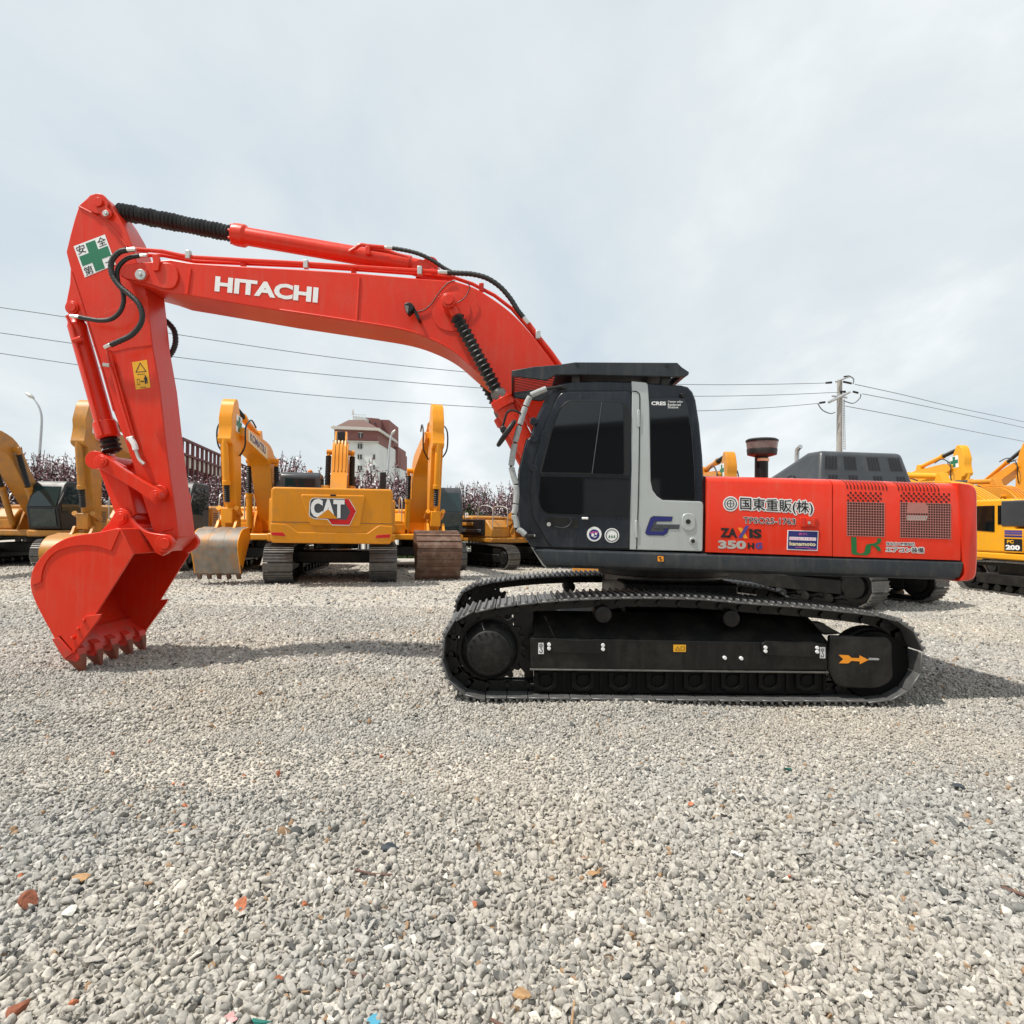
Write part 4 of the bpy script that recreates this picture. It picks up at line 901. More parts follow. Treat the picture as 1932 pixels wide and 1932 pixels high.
def side_of(y0, dx, far):
    """one crawler: chain, shoes, frame, sprocket, idler, rollers"""
    global shoe_me
    side = 1 if not far else -1
    P = [Vector((p.x + dx, y0, p.z)) for p in RS]
    cen = sum(P, Vector()) / len(P)
    mb = MB()
    for i in range(NS):                                           # chain links: two rows of plates under the shoes
        t, nrm = frame_at(i, P)
        if nrm.dot(P[i] - cen) < 0: nrm = -nrm
        for yy in (.22, .335):
            c = P[i] - nrm * .065 + Vector((0, yy + .02, 0)); mb.obox(c, t * (pitch * .53), Vector((0, .018, 0)), nrm * .052)
        c = P[i] - nrm * .078 + t * (pitch * .5)
        mb.cyl(c + Vector((0, .19, 0)), c + Vector((0, .41, 0)), .028, 8)
    chain = mb.build('track_chain', FRAMEB, red)
    for i in range(NS):
        t, nrm = frame_at(i, P)
        if nrm.dot(P[i] - cen) < 0: nrm = -nrm
        if t.cross(Vector((0, 1, 0))).dot(nrm) < 0: t = -t
        if shoe_me is None:
            o = shoe_mesh().build('track_shoe', SHOE, None, .004, 1, local=True); shoe_me = o.data
        else:
            o = bpy.data.objects.new('track_shoe', shoe_me); COL.objects.link(o); md = o.modifiers.new('edge', 'BEVEL'); md.width = .004; md.segments = 1; md.limit_method = 'ANGLE'; md.angle_limit = R(40)
        o.parent = chain
        M = Matrix(((t.x, 0, nrm.x, 0), (t.y, 1, nrm.y, 0), (t.z, 0, nrm.z, 0), (0, 0, 0, 1)))
        p = P[i] - red.location
        M.translation = p; o.matrix_local = M
    def pp(zn, px): return [(u, v) for u, v in q(zn, *px)]
    def place(px, ya, yb, name, mt, parent, bev=.01):             # outlines measured on the near crawler, set at this one's depth
        V3 = [W(u, v, NEAR + .06) for u, v in px]
        a, b_ = (y0 + ya, y0 + yb) if not far else (y0 + .6 - yb, y0 + .6 - ya)
        return MB().ext([(v.x + dx, a, v.z) for v in V3], (0, b_ - a, 0)).build(name, mt, parent, bev)
    fl_, fr_ = q('Z6', (672,650),(680,878)), q('Z7', (1042,868),(1042,652))
    fr = place([fl_[0], fl_[1], fr_[0], fr_[1]], .09, .45, 'track_frame', FRAMEB, red, .012)
    V = [W(u, v, NEAR + .15) for u, v in (q('Z6', (700,660))[0], q('Z7', (1025,648))[0])]
    Vt = [W(u, v, NEAR + .42) for u, v in ((q('Z6', (690,455)) if not far else q('Z6', (690,530)))[0], q('Z7', (860,425 if not far else 455))[0])]
    mirror = (lambda y: y) if not far else (lambda y: 2*(y0 + .3) - y)
    base = y0 - NEAR if not far else 0
    ya, yb = (y0 + .094, y0 + .42) if not far else (y0 + .506, y0 + .18)
    mb = MB(); A = [Vector((V[0].x + dx, ya, V[0].z)), Vector((V[1].x + dx, ya, V[1].z)), Vector((Vt[1].x + dx, yb, Vt[1].z)), Vector((Vt[0].x + dx, yb, Vt[0].z))]
    mb.ext(A, (0, 0, -.12)); mb.build('frame_top', FRAMEB, fr, .006)
    a, b_ = q('Z6', (676,870))[0], q('Z7', (1042,880))[0]
    place([(a[0], a[1]-1.6), (b_[0], b_[1]-1.2), (b_[0], b_[1]+1.8), (a[0], a[1]+1.4)], .075, .12, 'frame_flange', STEEL, fr, .003)
    # roller guards and rollers
    g0, g1 = q('Z6', (680,985))[0], q('Z7', (1080,1015))[0]
    place([(g0[0], g0[1]-2), (g1[0], g1[1]-2), (g1[0], g1[1]+3.5), (g0[0], g0[1]+3.5)], .14, .46, 'roller_guard', FRAMEB, fr, .006)
    place([(1008,1262),(1560,1264),(1560,1313),(1008,1311)], .135, .22, 'shade_plate', ROLLB, fr, .004)  # dark plate added to stand for the shade among the rollers
    if not far: place([(968,1160),(1008,1160),(1008,1310),(990,1310),(990,1280),(974,1262)], .30, .36, 'gap_filler', FRAMEB, fr, .004)  # plate added to darken the gap beside the sprocket
    for i in range(8):
        u = 1030 + i * 71; c = W(u, 1288, NEAR + .1); c.x += dx; yy = y0 + .1
        ro = MB().lathe((c.x, y0 + .12, c.z), (0, 1, 0), [(0, .060), (.004, .078), (.03, .082), (.04, .095), (.30, .095), (.34, .085), (.36, .05)], 18).build('track_roller', ROLLB, fr, .004)
        place([(u-22,1270),(u-14,1270),(u-13,1294),(u-5,1300),(u+5,1300),(u+13,1294),(u+14,1270),(u+22,1270),(u+21,1299),(u+10,1306),(u-10,1306),(u-21,1299)], .10, .125, 'roller_bracket', ROLLB, fr, .004)
        place([(u+32,1268),(u+38,1268),(u+38,1308),(u+32,1308)], .12, .16, 'guard_rib', ROLLB, fr, .003)
    for zn, c in (('Z6', (1180,485)), ('Z7', (272,455))):
        u, v = q(zn, c)[0]; p = W(u, v, NEAR + .15)
        MB().lathe((p.x + dx, y0 + .12 if not far else y0 + .48, p.z), (0, 1 if not far else -1, 0), [(0, .06), (.01, .085), (.26, .085), (.27, .06)], 22).build('carrier_roller', FRAMEB, fr, .006)
    # sprocket and final drive
    u, v = q('Z6', (392,752))[0]; p = W(u, v, NEAR + .03); yq = (lambda k: y0 + k) if not far else (lambda k: y0 + .6 - k)
    dr = 1 if not far else -1
    sp = MB().lathe((p.x + dx, yq(.02), p.z), (0, dr, 0), [(0, .200), (.012, .218), (.05, .218), (.09, .26), (.16, .285), (.30, .285), (.301, .2), (.45, .2)], 40).build('sprocket', BLACK, red, .004)
    mb = MB()
    for i in range(18):
        t = 2*math.pi*i/18; c = Vector((p.x + dx + .192*math.cos(t), yq(.02), p.z + .192*math.sin(t))); mb.cyl(c - Vector((0, dr*.008, 0)), c + Vector((0, dr*.02, 0)), .013, 6)
    mb.build('hub_bolts', FRAMEB, sp)
    prof = []
    for i in range(21):
        t = 2*math.pi*i/21
        for k, r_ in ((-.10, .33), (-.045, .375), (.045, .375), (.10, .33)): prof.append((p.x + dx + r_*math.cos(t + k), p.z + r_*math.sin(t + k)))
    MB().ext([(x, yq(.27), z) for x, z in prof], (0, dr*.06, 0)).build('sprocket_ring', FRAMEB, sp, .004)
    # idler and its yoke
    u, v = q('Z7', (1335,800))[0]; p = W(u, v, NEAR + .3)
    MB().lathe((p.x + dx, y0 + .16, p.z), (0, 1, 0), [(0, .12), (.01, .34), (.06, .345), (.07, .375), (.21, .375), (.22, .345), (.27, .34), (.28, .12)], 44).build('idler', ROLLB, red, .006)
    yk = place(rnd(q('Z7', (1042,590),(1490,600),(1524,640),(1532,920),(1482,968),(1400,1000),(1120,994),(1065,935),(1042,870)), [4,6,10,10,10,10,10,8,4]), .05, .12, 'idler_yoke', FRAMEB, red, .014)
    place(q('Z7', (900,455),(960,500),(1040,505),(1060,525),(1180,590),(1042,600),(1000,560)), .16, .30, 'yoke_web', FRAMEB, yk, .008)
    if not far:
        YK = NEAR + .05 - .004; rs = (NEAR + .06) / (NEAR + .05)
        mb = MB(); mb.flat(q('Z7', (1110,738),(1188,742),(1212,762),(1272,764),(1274,742),(1345,778),(1276,812),(1274,790),(1210,786),(1186,806),(1112,804),(1146,772)), YK); mb.build('arrow_sticker', ORANGE, yk, smooth=False)
        MB().tube(P3('Z7', [(1345,766),(1410,768),(1425,772),(1418,778),(1345,776)], YK - .003), .004, 6).build('grease_slot', ZINC, yk)
        YF = NEAR + .09 - .004
        for zn, c in (('Z6', (752,720)), ('Z7', (986,722))):
            x, y = c; k = 1 if zn == 'Z6' else 1.13
            MB().flat(rnd(q(zn, (x-19*k,y-39*k),(x+19*k,y-39*k),(x+19*k,y+39*k),(x-19*k,y+39*k)), .8), YF).build('hook_sticker', WHITE, fr, smooth=False)
            mb = MB(); ring(mb, circ((x, y-18*k), 11*k, 12), .55, YF - .002, zn)
            hk = cr2([(x, y-8*k), (x+1*k, y+6*k), (x+9*k, y+16*k), (x+5*k, y+28*k), (x-6*k, y+28*k), (x-9*k, y+18*k)], 4)
            for i in range(len(hk) - 1):
                a_, b2 = Vector(hk[i]), Vector(hk[i+1]); nq = Vector((-(b2-a_).y, (b2-a_).x)).normalized() * 2.6 * k
                mb.flat(q(zn, tuple(a_+nq), tuple(b2+nq), tuple(b2-nq), tuple(a_-nq)), YF - .002)
            mb.build('sticker_print', INK, fr, smooth=False)
        MB().flat(rnd(q('Z6', (1665,694),(1752,695),(1752,745),(1665,744)), .8), YF).build('caution_sticker', AMBER, fr, smooth=False)
        mb = MB(); ring(mb, [(1695,706),(1712,734),(1677,734)], .7, YF - .002, 'Z6'); ring(mb, [(1716,708),(1744,708),(1744,734),(1716,734)], .8, YF - .002, 'Z6'); mb.build('sticker_print', INK, fr, smooth=False)
        for zn, pts in (('Z6', [(790,690),(820,652),(935,662),(1050,668),(1140,660),(1185,672),(1192,735),(1165,760),(820,750),(792,735)]), ('Z7', [(515,655),(550,632),(690,640),(830,642),(930,640),(962,660),(960,740),(930,760),(560,745),(516,715)])):
            place(q(zn, *pts), .072, .09, 'cover_plate', FRAMEB, fr, .004)
        for zn, c, r_ in [('Z6', c, 13) for c in ((808,695),(808,722),(1181,700),(1181,727))] + [('Z7', c, 14) for c in ((545,683),(545,712),(948,686),(948,717),(228,765),(357,769))]:
            mb = MB(); disc(mb, zn, c, r_, NEAR + .055, NEAR + .09, 10); mb.build('frame_bolt', WHITE, fr, .003)
    return fr
side_of(NEAR, 0.0, False)
side_of(9.14 - .60, -.10, True)
# ================================================================== THE OTHER EXCAVATORS OF THE YARD
SA = 7.4 / FOC
def rel(px, piv):
    p0 = q('Z1', piv)[0] if piv[0] == 805 else q('Z2', piv)[0]
    return [(-(u - p0[0]) * SA, -(v - p0[1]) * SA) for u, v in px]
ARM_L = rel(armn, (805, 678))                                # forward, up from the boom-tip pivot
PIN_L = rel(q('Z2', BPIN), (805, 678))[0]; LNK_L = rel(q('Z2', (903,437)), (805, 678))[0]; CYL_L = rel(q('Z1', (325,905)), (805,678))[0]
TOP_L = rel(q('Z1', (508,188)), (805,678))[0]
SB = 7.0 / FOC
def relb(pts): p0 = q('Z2', BPIN)[0]; return [(-(u - p0[0]) * SB, -(v - p0[1]) * SB) for u, v in q('Z2', *pts)]
B_OUT, B_IN, B_SIDE, B_EAR = relb(BOUT), relb(BIN), relb(BSIDE), relb(EAR)
B_TOOTH = relb([(262,1545),(340,1515),(378,1560),(392,1668),(352,1668)]); B_LIP = relb([(215,1415),(250,1400),(335,1500),(345,1540),(290,1582),(265,1545)])
B_LNK = relb([(660,592)])[0]
def rot(p, a, k=1.0, o=(0, 0)):
    c, s = math.cos(R(a)), math.sin(R(a)); return (o[0] + k*(p[0]*c - p[1]*s), o[1] + k*(p[0]*s + p[1]*c))
def tracks(root, gauge, shoe, half, h, mt, framem, ns=44, trot=0.0):
    r = h / 2; TR = []
    for sgn in (-1, 1):
        yc = sgn * gauge / 2; path = []
        L1 = half - r
        pts = [(-L1 + 2*L1*i/10, .02) for i in range(11)] + [(L1 + r*math.sin(math.pi*i/12)*.98, r - (r-.02)*math.cos(math.pi*i/12)) for i in range(1, 12)] + [(L1 - 2*L1*i/10, h - .02 + .05*math.sin(math.pi*i/10)) for i in range(11)] + [(-L1 - r*math.sin(math.pi*i/12)*.98, r + (r-.02)*math.cos(math.pi*i/12)) for i in range(1, 12)]
        P, L = resample([Vector((x, 0, z)) for x, z in pts], ns); hp_ = L / ns / 2
        mb = MB(); inn = MB()
        for i in range(ns):
            t = P[(i+1) % ns] - P[i-1]; t.normalize(); nrm = Vector((t.z, 0, -t.x))
            if nrm.dot(P[i] - Vector((max(-L1, min(L1, P[i].x)), 0, r))) < 0: nrm = -nrm
            c = P[i] + Vector((0, yc, 0))
            mb.obox(c, t * hp_ * .93, Vector((0, shoe/2, 0)), nrm * .012)
            for k in (-.75, 0, .70): mb.obox(c + t * hp_ * k + nrm * .022, t * .010, Vector((0, shoe/2 * .99, 0)), nrm * .016)
            inn.obox(c - nrm * .06, t * hp_ * 1.02, Vector((0, .10, 0)), nrm * .05)
        tb = mb.build('track_belt', mt, root, 0, local=True, smooth=False); TR.append(tb); inn.build('track_chain', framem, tb, 0, local=True, smooth=False)
        fr = MB().box(-L1 + .25, L1 - .25, yc - shoe*.38, yc + shoe*.38, r*.55, r*1.25).build('track_frame', framem, root, .03, local=True); TR.append(fr)
        for x, nm in ((-L1, 'sprocket'), (L1, 'idler')):
            TR.append(MB().lathe((x, yc - shoe*.40, r), (0, 1, 0), [(0, r*.45), (.02, r*.55), (shoe*.2, r*.58), (shoe*.21, r*.80), (shoe*.59, r*.80), (shoe*.6, r*.58), (shoe*.79, r*.55), (shoe*.8, r*.45)], 26).build(nm, framem, root, .006, local=True))
        for i in range(6):
            x = -L1 + .55 + i * (2*L1 - 1.1) / 5; MB().lathe((x, yc - shoe*.36, r*.32), (0, 1, 0), [(0, .05), (.03, .10), (shoe*.70, .10), (shoe*.72, .05)], 12).build('track_roller', framem, fr, 0, local=True)
    TR.append(MB().box(-.7, .7, -gauge/2, gauge/2, .45, .80).build('car_body', framem, root, .03, local=True))
    for o in TR: o.rotation_euler = (0, 0, R(trot))
def cabin(root, x0, y0, y1, z0, z1, frame, glass, facing=True):
    prof = [(x0, z0), (x0 + 1.62, z0), (x0 + 1.80, z0 + .75), (x0 + 1.45, z1 - .12), (x0 + 1.30, z1), (x0 + .12, z1), (x0, z1 - .12)]
    c = MB().xz(prof, y0, y1).build('cab', frame, root, .05, seg=2, local=True)
    A, B = Vector((x0 + 1.795, 0, z0 + .80)), Vector((x0 + 1.475, 0, z1 - .17)); t = (B - A).normalized(); nrm = Vector((t.z, 0, -t.x))
    def pane(p, r_, name='window'):
        MB().ext(p, r_).build(name, glass, c, .003, local=True)
    pane([Vector((A.x, y, A.z)) + t*k*(B-A).length + nrm*.004 for y, k in ((y0+.09, .0), (y1-.09, .0), (y1-.12, .97), (y0+.12, .97))], nrm*.01, 'windscreen')
    pane([(x0 + 1.665, y0+.12, z0+.12), (x0 + 1.665, y1-.12, z0+.12), (x0 + 1.80, y1-.12, z0+.72), (x0 + 1.80, y0+.12, z0+.72)], (.012, 0, -.002), 'windscreen')
    for y, e in ((y1 + .004, .01), (y0 - .004, -.01)):
        pane([(x0+.62, y, z0+.55), (x0+1.62, y, z0+.60), (x0+1.66, y, z0+.85), (x0+1.36, y, z1-.17), (x0+.62, y, z1-.17)], (0, e, 0))
        pane([(x0+.10, y, z0+.75), (x0+.52, y, z0+.75), (x0+.52, y, z1-.17), (x0+.14, y, z1-.17)], (0, e, 0))
    pane([(x0-.004, y0+.14, z0+.85), (x0-.004, y1-.14, z0+.85), (x0-.004, y1-.16, z1-.20), (x0-.004, y0+.16, z1-.20)], (-.01, 0, 0), 'rear_window')
    MB().tube([(x0+1.83, y1+.02, z0+.5), (x0+1.88, y1+.05, z0+.9), (x0+1.62, y1+.05, z1-.4)], .016, 6).build('grab_rail', BLACK, c, local=True)
    return c
def ramp_cyl(root, a, b, frac, rb, rr, mt, name, boot=True, par=None):
    a, b = Vector(a), Vector(b); d = b - a; L = d.length; d.normalize()
    o = MB().lathe(a, d, [(0, rb*.7), (.12, rb*.95), (L*frac - .12, rb), (L*frac - .11, rb*1.22), (L*frac, rb*1.22)], 16).build(name, mt, root, 0, local=True)
    if boot:
        prof = []; n_ = max(5, int(L*(1-frac)/.07)); 
        for i in range(n_): prof += [(L*frac + (L*(1-frac)-.14)*i/n_, rr*1.25), (L*frac + (L*(1-frac)-.14)*(i+.5)/n_, rr*1.7)]
        MB().lathe(a, d, prof, 12).build('rod_boot', RUBBER, o, ang=70, local=True)
    MB().cyl(a + d*L*frac, b, rr, 12).build('cylinder_rod', CHROME if not boot else mt, o, local=True)
    return o
def excavator(label, loc, hd, body, knee, tip, k=1.0, ka=.92, ar=0.0, br=0.0, bk=.9, bmat=None, bw=.62, cabm=None, glass=None, beltm=None, shoe=.6, gauge=2.5, half=2.2, gp='yellow excavators parked in the yard', cw=True, cover=None, cross=False, tall=0.0, cabin_on=True, boom_w=.30, ribs=0, foot=(.35, 1.75), hood=True, trot=0.0):
    root = thing('excavator', label, 'excavator', loc, hd, gp)
    cabm = cabm or INK; beltm = beltm or STEEL; glass = glass or GLASS2
    W2 = gauge/2 + shoe/2 - .06
    tracks(root, gauge*k, shoe*k, half*k, .95*k, beltm, FRAMEB, trot=trot)
    S_ = k
    def sc(pts): return [tuple(c * S_ for c in p) for p in pts]
    MB().cyl((0, 0, .80*k), (0, 0, 1.08*k), .62*k, 28).build('swing_bearing', FRAMEB, root, .01, local=True)
    dk = MB().xy(sc([(-2.0,-W2),(1.0,-W2),(1.25,-.55),(1.25,.45),(1.75,.48),(1.75,W2),(-2.0,W2)]), 1.05*k, 1.26*k).build('deck', body, root, .04, local=True)
    if cw:
        MB().xy(sc(rnd([(-2.0,-W2),(-2.0,W2),(-2.55,W2),(-2.95,W2*.55),(-3.02,0),(-2.95,-W2*.55),(-2.55,-W2)], [0,0,.4,.5,1,.5,.4])), 1.12*k, (2.20 + tall)*k).build('counterweight', body, root, .10*k, 3, local=True)
    if hood:
        MB().box(-2.0*k, -.35*k, -W2*k, W2*k*.98, 1.27*k, 2.15*k).build('engine_hood', body, root, .07*k, 3, local=True)
        for sy in (-1, 1):
            for x in (-1.75, -1.0):
                mb = MB()
                for i in range(6): mb.box(x*k, (x+.5)*k, sy*W2*k*(1 if sy < 0 else .98) - .006, sy*W2*k*(1 if sy < 0 else .98) + .006, (1.55 + i*.07)*k, (1.58 + i*.07)*k)
                mb.build('vent_slats', INK, dk, local=True, smooth=False)
    tbx = MB().xz(sc([(-.32,1.27),(1.0,1.27),(1.0,1.62),(.62,2.0),(-.32,2.0)]), -W2*k, -.48*k).build('tool_box', body, root, .05*k, local=True)
    MB().box(.45*k, .99*k, -W2*k*.92, -.60*k, 1.63*k, 1.72*k).build('step_plate', body, tbx, .01, local=True)
    for y in (-W2*.95, -.62): MB().tube(cr2(sc([(.95,y,1.62),(.98,y,2.30),(.80,y,2.55),(.05,y,2.55),(-.05,y,2.0)]), 4), .022*k, 6).build('handrail', ZINC, root, local=True)
    if cabin_on: cabin(root, -.02*k, .46*k, W2*k*.99, 1.27*k, 2.95*k, cabm, glass)
    for y in (-.42, .34): MB().xz(sc([(-.1,1.25),(.95,1.25),(.55,1.98),(.2,1.98)]), y*k, (y+.08)*k).build('boom_bracket', body, dk, .01, local=True)
    # boom
    F, Kn, T = Vector((foot[0]*k, foot[1]*k)), Vector(knee) , Vector(tip)
    cl = cr2([tuple(F), tuple(F.lerp(Kn, .55) + Vector((0.02, .02))), tuple(Kn), tuple(Kn.lerp(T, .5) + Vector((.02, .06))), tuple(T)], 6)
    L = len(cl); up = []; dn = []
    for i, p in enumerate(cl):
        a, b_ = Vector(cl[max(i-1, 0)]), Vector(cl[min(i+1, L-1)]); t = (b_ - a).normalized(); nq = Vector((-t.y, t.x)); f = i / (L - 1)
        h_ = (.17 + .13*math.sin(min(1, f*1.9) * math.pi/2) if f < .52 else .30 - .13*(f - .52)/.48) * (k*.55 + .45)
        up.append(tuple(Vector(p) + nq * h_)); dn.append(tuple(Vector(p) - nq * h_))
    tt = (Vector(cl[-1]) - Vector(cl[-2])).normalized()
    endc = [tuple(Vector(cl[-1]) + tt * .16 + Vector((-tt.y, tt.x)) * z_) for z_ in (.1, -.1)]
    bo = MB().xz(up + endc + dn[::-1], -boom_w, boom_w).build('boom', body, root, .012, local=True)
    for y in (-.18, -.06, .06, .18):
        mb = MB().tube([(p[0], y, p[1] + .04) for p in up[6:-2]], .020, 6); mb.build('hydraulic_pipe', body, bo, local=True)
    iB = int(L * .44); A_ = Vector(cl[iB])
    for y in (-boom_w - .13, boom_w + .13): ramp_cyl(root, (1.05*k, y, 1.42*k), (A_.x, y, A_.y), .52, .10*k, .055*k, body, 'boom_cylinder')
    MB().cyl((A_.x, -boom_w - .2, A_.y), (A_.x, boom_w + .2, A_.y), .09, 16).build('cylinder_pin', body, bo, local=True)
    # arm
    fa = lambda p: rot(p, ar, ka, tuple(T))
    am = MB().xz([fa(p) for p in ARM_L], -.175, .175).build('arm', body, root, .012, local=True)
    for y in (-.16, .12):
        mb = MB().tube([(fa(p)[0] + .0, y, fa(p)[1]) for p in ((.02,.30),(.55,.1),(.62,-.5),(.42,-.75))], .02, 6)
        mb.build('hydraulic_pipe', body, am, local=True)
    tp = fa(TOP_L); iA = int(L * .60); a0 = Vector(up[iA])
    ramp_cyl(root, (a0.x, 0, a0.y + .22), (tp[0], 0, tp[1]), .58, .10, .055, body, 'arm_cylinder')
    MB().xz([(a0.x - .25, a0.y - .05), (a0.x + .2, a0.y - .05), (a0.x + .05, a0.y + .33), (a0.x - .08, a0.y + .33)], -.14, .14).build('cylinder_bracket', body, bo, .01, local=True)
    cb = fa(CYL_L); pn = fa(PIN_L); lk_ = fa(LNK_L)
    fb = lambda p: rot(p, br, bk, pn)
    bl_ = fb(B_LNK); half_ = (Vector(lk_) + Vector(bl_)) / 2
    out = Vector((bl_[0] - lk_[0], bl_[1] - lk_[1])); outn = Vector((out.y, -out.x)).normalized()
    if outn.x * math.cos(R(ar)) + outn.y * math.sin(R(ar)) < 0: outn = -outn
    el = half_ + outn * .42 * ka
    ramp_cyl(root, (cb[0] + .02, 0, cb[1]), (el.x, 0, el.y), .66, .09, .05, body, 'bucket_cylinder')
    for y in (-.26, .20): MB().tube([(el.x, y + .03, el.y), (lk_[0], y + .03, lk_[1])], .07, 10).build('side_link', body, root, local=True)
    MB().ext([(el.x - .07, -.15, el.y), (el.x + .07, -.15, el.y), (bl_[0] + .08, -.15, bl_[1]), (bl_[0] - .08, -.15, bl_[1])], (0, .3, 0)).build('bucket_link', body, root, .02, local=True)
    # hoses at the boom tip
    for y in (-.30, .30):
        pts = [(T.x - .9, y, T.y + .30), (T.x - .3, y*1.15, T.y + .42), (T.x + .25*math.cos(R(ar)), y*1.25, T.y + .12), (fa((.22,-.45))[0], y*1.2, fa((.22,-.45))[1]), (fa((.05,-.75))[0], y*.62, fa((.05,-.75))[1])]
        MB().tube(cr2(pts, 6), .024, 8).build('hydraulic_hose', HOSE, root, local=True)
    # bucket
    bm_ = bmat or body
    bu = MB().xz([fb(p) for p in B_OUT + B_IN[::-1]], -bw, bw).build('bucket', bm_, root, .006, local=True)
    for y in (-bw - .02, bw - .005): MB().xz([fb(p) for p in B_SIDE], y, y + .025).build('side_plate', body if bmat is WORN else bm_, bu, .004, local=True)
    MB().xz([fb(p) for p in B_LIP], -bw - .04, bw + .04).build('cutting_lip', RUST if bmat else bm_, bu, .005, local=True)
    for y in (-.27, .20): MB().xz([fb(p) for p in B_EAR], y, y + .07).build('bucket_ear', body, bu, .006, local=True)
    for i in range(5):
        y = -bw + .02 + i * (2*bw - .14) / 4; MB().xz([fb(p) for p in B_TOOTH], y, y + .10).build('tooth', RUST if bmat else TOOTH, bu, .008, local=True)
    if ribs:
        n_ = len(B_OUT)
        if ribs < 4:
            for i in range(ribs):
                y = -bw + 2*bw*(i+1)/(ribs+1); mb = MB(); o2 = [fb(p) for p in B_OUT[2:]]
                cx = sum(p[0] for p in o2)/len(o2); cz = sum(p[1] for p in o2)/len(o2)
                mb.xz([(p[0] + (p[0]-cx)*.018, p[1] + (p[1]-cz)*.018) for p in o2] + o2[::-1], y - .025, y + .025); mb.build('bucket_rib', bm_, bu, .003, local=True)
        else:
            o2 = [Vector(fb(p)) for p in B_OUT[3:]]
            R2 = []; tot = sum((o2[i+1]-o2[i]).length for i in range(len(o2)-1))
            for j in range(ribs):
                d_ = tot * (j + .5) / ribs; i = 0
                while i < len(o2) - 2 and d_ > (o2[i+1]-o2[i]).length: d_ -= (o2[i+1]-o2[i]).length; i += 1
                t = (o2[i+1]-o2[i]).normalized(); p = o2[i] + t * d_; nq = Vector((-t.y, t.x)) ; c_ = Vector((sum(p_.x for p_ in o2)/len(o2), sum(p_.y for p_ in o2)/len(o2)))
                if nq.dot(p - c_) < 0: nq = -nq
                MB().obox((p.x + nq.x*.012, 0, p.y + nq.y*.012), (t.x*.055, 0, t.y*.055), (0, bw + .03, 0), (nq.x*.02, 0, nq.y*.02)).build('bucket_rib', bm_, bu, .012, local=True)
    if cross:
        for y, e in ((.177, .002), (-.177, -.002)):
            def pl(s, t): p = fa((.62 - .55*s - .10 + .0, .50 - .55*t)); return (p[0], y + e, p[1])
            st_ = MB().add([pl(0,0), pl(1,0), pl(1,1), pl(0,1)], [[0,1,2,3]]).build('safety_sticker', WHITE, am, local=True, smooth=False)
            mb = MB(); e2 = lambda s, t: (pl(s,t)[0], y + e*2, pl(s,t)[2])
            mb.add([e2(*p) for p in ((.36,.05),(.66,.05),(.66,.35),(.96,.35),(.96,.66),(.66,.66),(.66,.95),(.36,.95),(.36,.66),(.05,.66),(.05,.35),(.36,.35))], [list(range(12))])
            mb.build('sticker_print', GREEN, am, local=True, smooth=False)
    return root, bo, bu, am, dk

# --- rear view machine with the big logo, left of centre
CH = 103.0
fw = Vector((math.cos(R(CH)), math.sin(R(CH)), 0))
CATC = Vector(((627 - CEN) * 16.9 / FOC, 16.9, 0)) + fw * 2.34
cat_, cbo, cbu, cam_, cdk = excavator('yellow excavator seen from behind, big logo on its counterweight, cab left of boom', tuple(CATC), CH, YEL2, (2.3, 4.12), (6.6, 3.2), k=1.08, shoe=.70, gauge=2.56, half=2.2, cw=False, cabm=CHAR, hood=True, beltm=STEEL, boom_w=.26)
cf0 = CATC - fw * 3.22                                       # middle of the counterweight's rear face
def WF(u, v, o=0.0):
    """point of the sloping line of sight on the rear face, o metres in front of it"""
    d = CR @ Vector(((u - CEN) / FOC, -(v - CEN) / FOC, -1.0)); p0 = cf0 - fw * o
    t_ = (p0 - Vector((0, 0, EYE))).dot(fw) / d.dot(fw); return Vector((0, 0, EYE)) + d * t_
def fpix(mb, px, o0, o1): return mb.ext([WF(u, v, o0) for u, v in px], fw * (o0 - o1))
def fflat(mb, px, o): return mb.add([WF(u, v, o) for u, v in px], [list(range(len(px)))])
cwp = q('A3', (150,748),(1165,770),(1183,800),(1175,1200),(1160,1245),(135,1232),(122,1195),(128,770))
cwo = fpix(MB(), rnd(cwp, [6,6,5,8,5,5,8,5]), 0, -.9).build('counterweight', YEL2, cat_, .09, 4)
fpix(MB(), rnd(q('A3', (380,812),(945,822),(900,1095),(470,1085)), 6), .035, -.05).build('logo_panel', YEL2, cwo, .03, 3)
fpix(MB(), rnd(q('A3', (122,1062),(260,1070),(360,1140),(960,1150),(1060,1080),(1180,1090),(1172,1200),(1158,1240),(138,1228),(126,1196)), 3), .025, -.05).build('lower_step', YEL2, cwo, .02, 3)
for p in (((128,1140),(232,1143),(258,1175),(140,1168)), ((1042,1165),(1160,1157),(1152,1188),(1028,1192))):
    fpix(MB(), q('A3', *p), .034, 0).build('tail_lamp', LRED, cwo, .006)
mb = MB(); fflat(mb, q('A3', *rnd([(492,843),(770,852),(808,858),(866,958),(808,1084),(652,1080),(616,1032),(500,1026),(456,1000),(463,865)], 14)), .037)
mb.cur = 1; fflat(mb, q('A3', *rnd([(494,848),(768,857),(804,862),(860,958),(803,1078),(655,1074),(620,1026),(503,1020),(462,997),(469,868)], 12)), .040)
mb.cur = 2; fflat(mb, q('A3', (768,852),(800,858),(862,958),(806,1076),(650,1072),(628,1028),(740,1032),(780,1034),(815,965),(762,872)), .043)
mb.cur = 0; put_text(mb, 'CAT', *[WF(u, v, .046) for u, v in q('A3', (470,1012),(762,1022),(472,850))], .05)
mb.cur = 3; fflat(mb, q('A3', (520,1020),(622,942),(706,1024)), .049)
mb.build('logo', [WHITE, DGREY, LRED, YEL2], cwo, smooth=False)
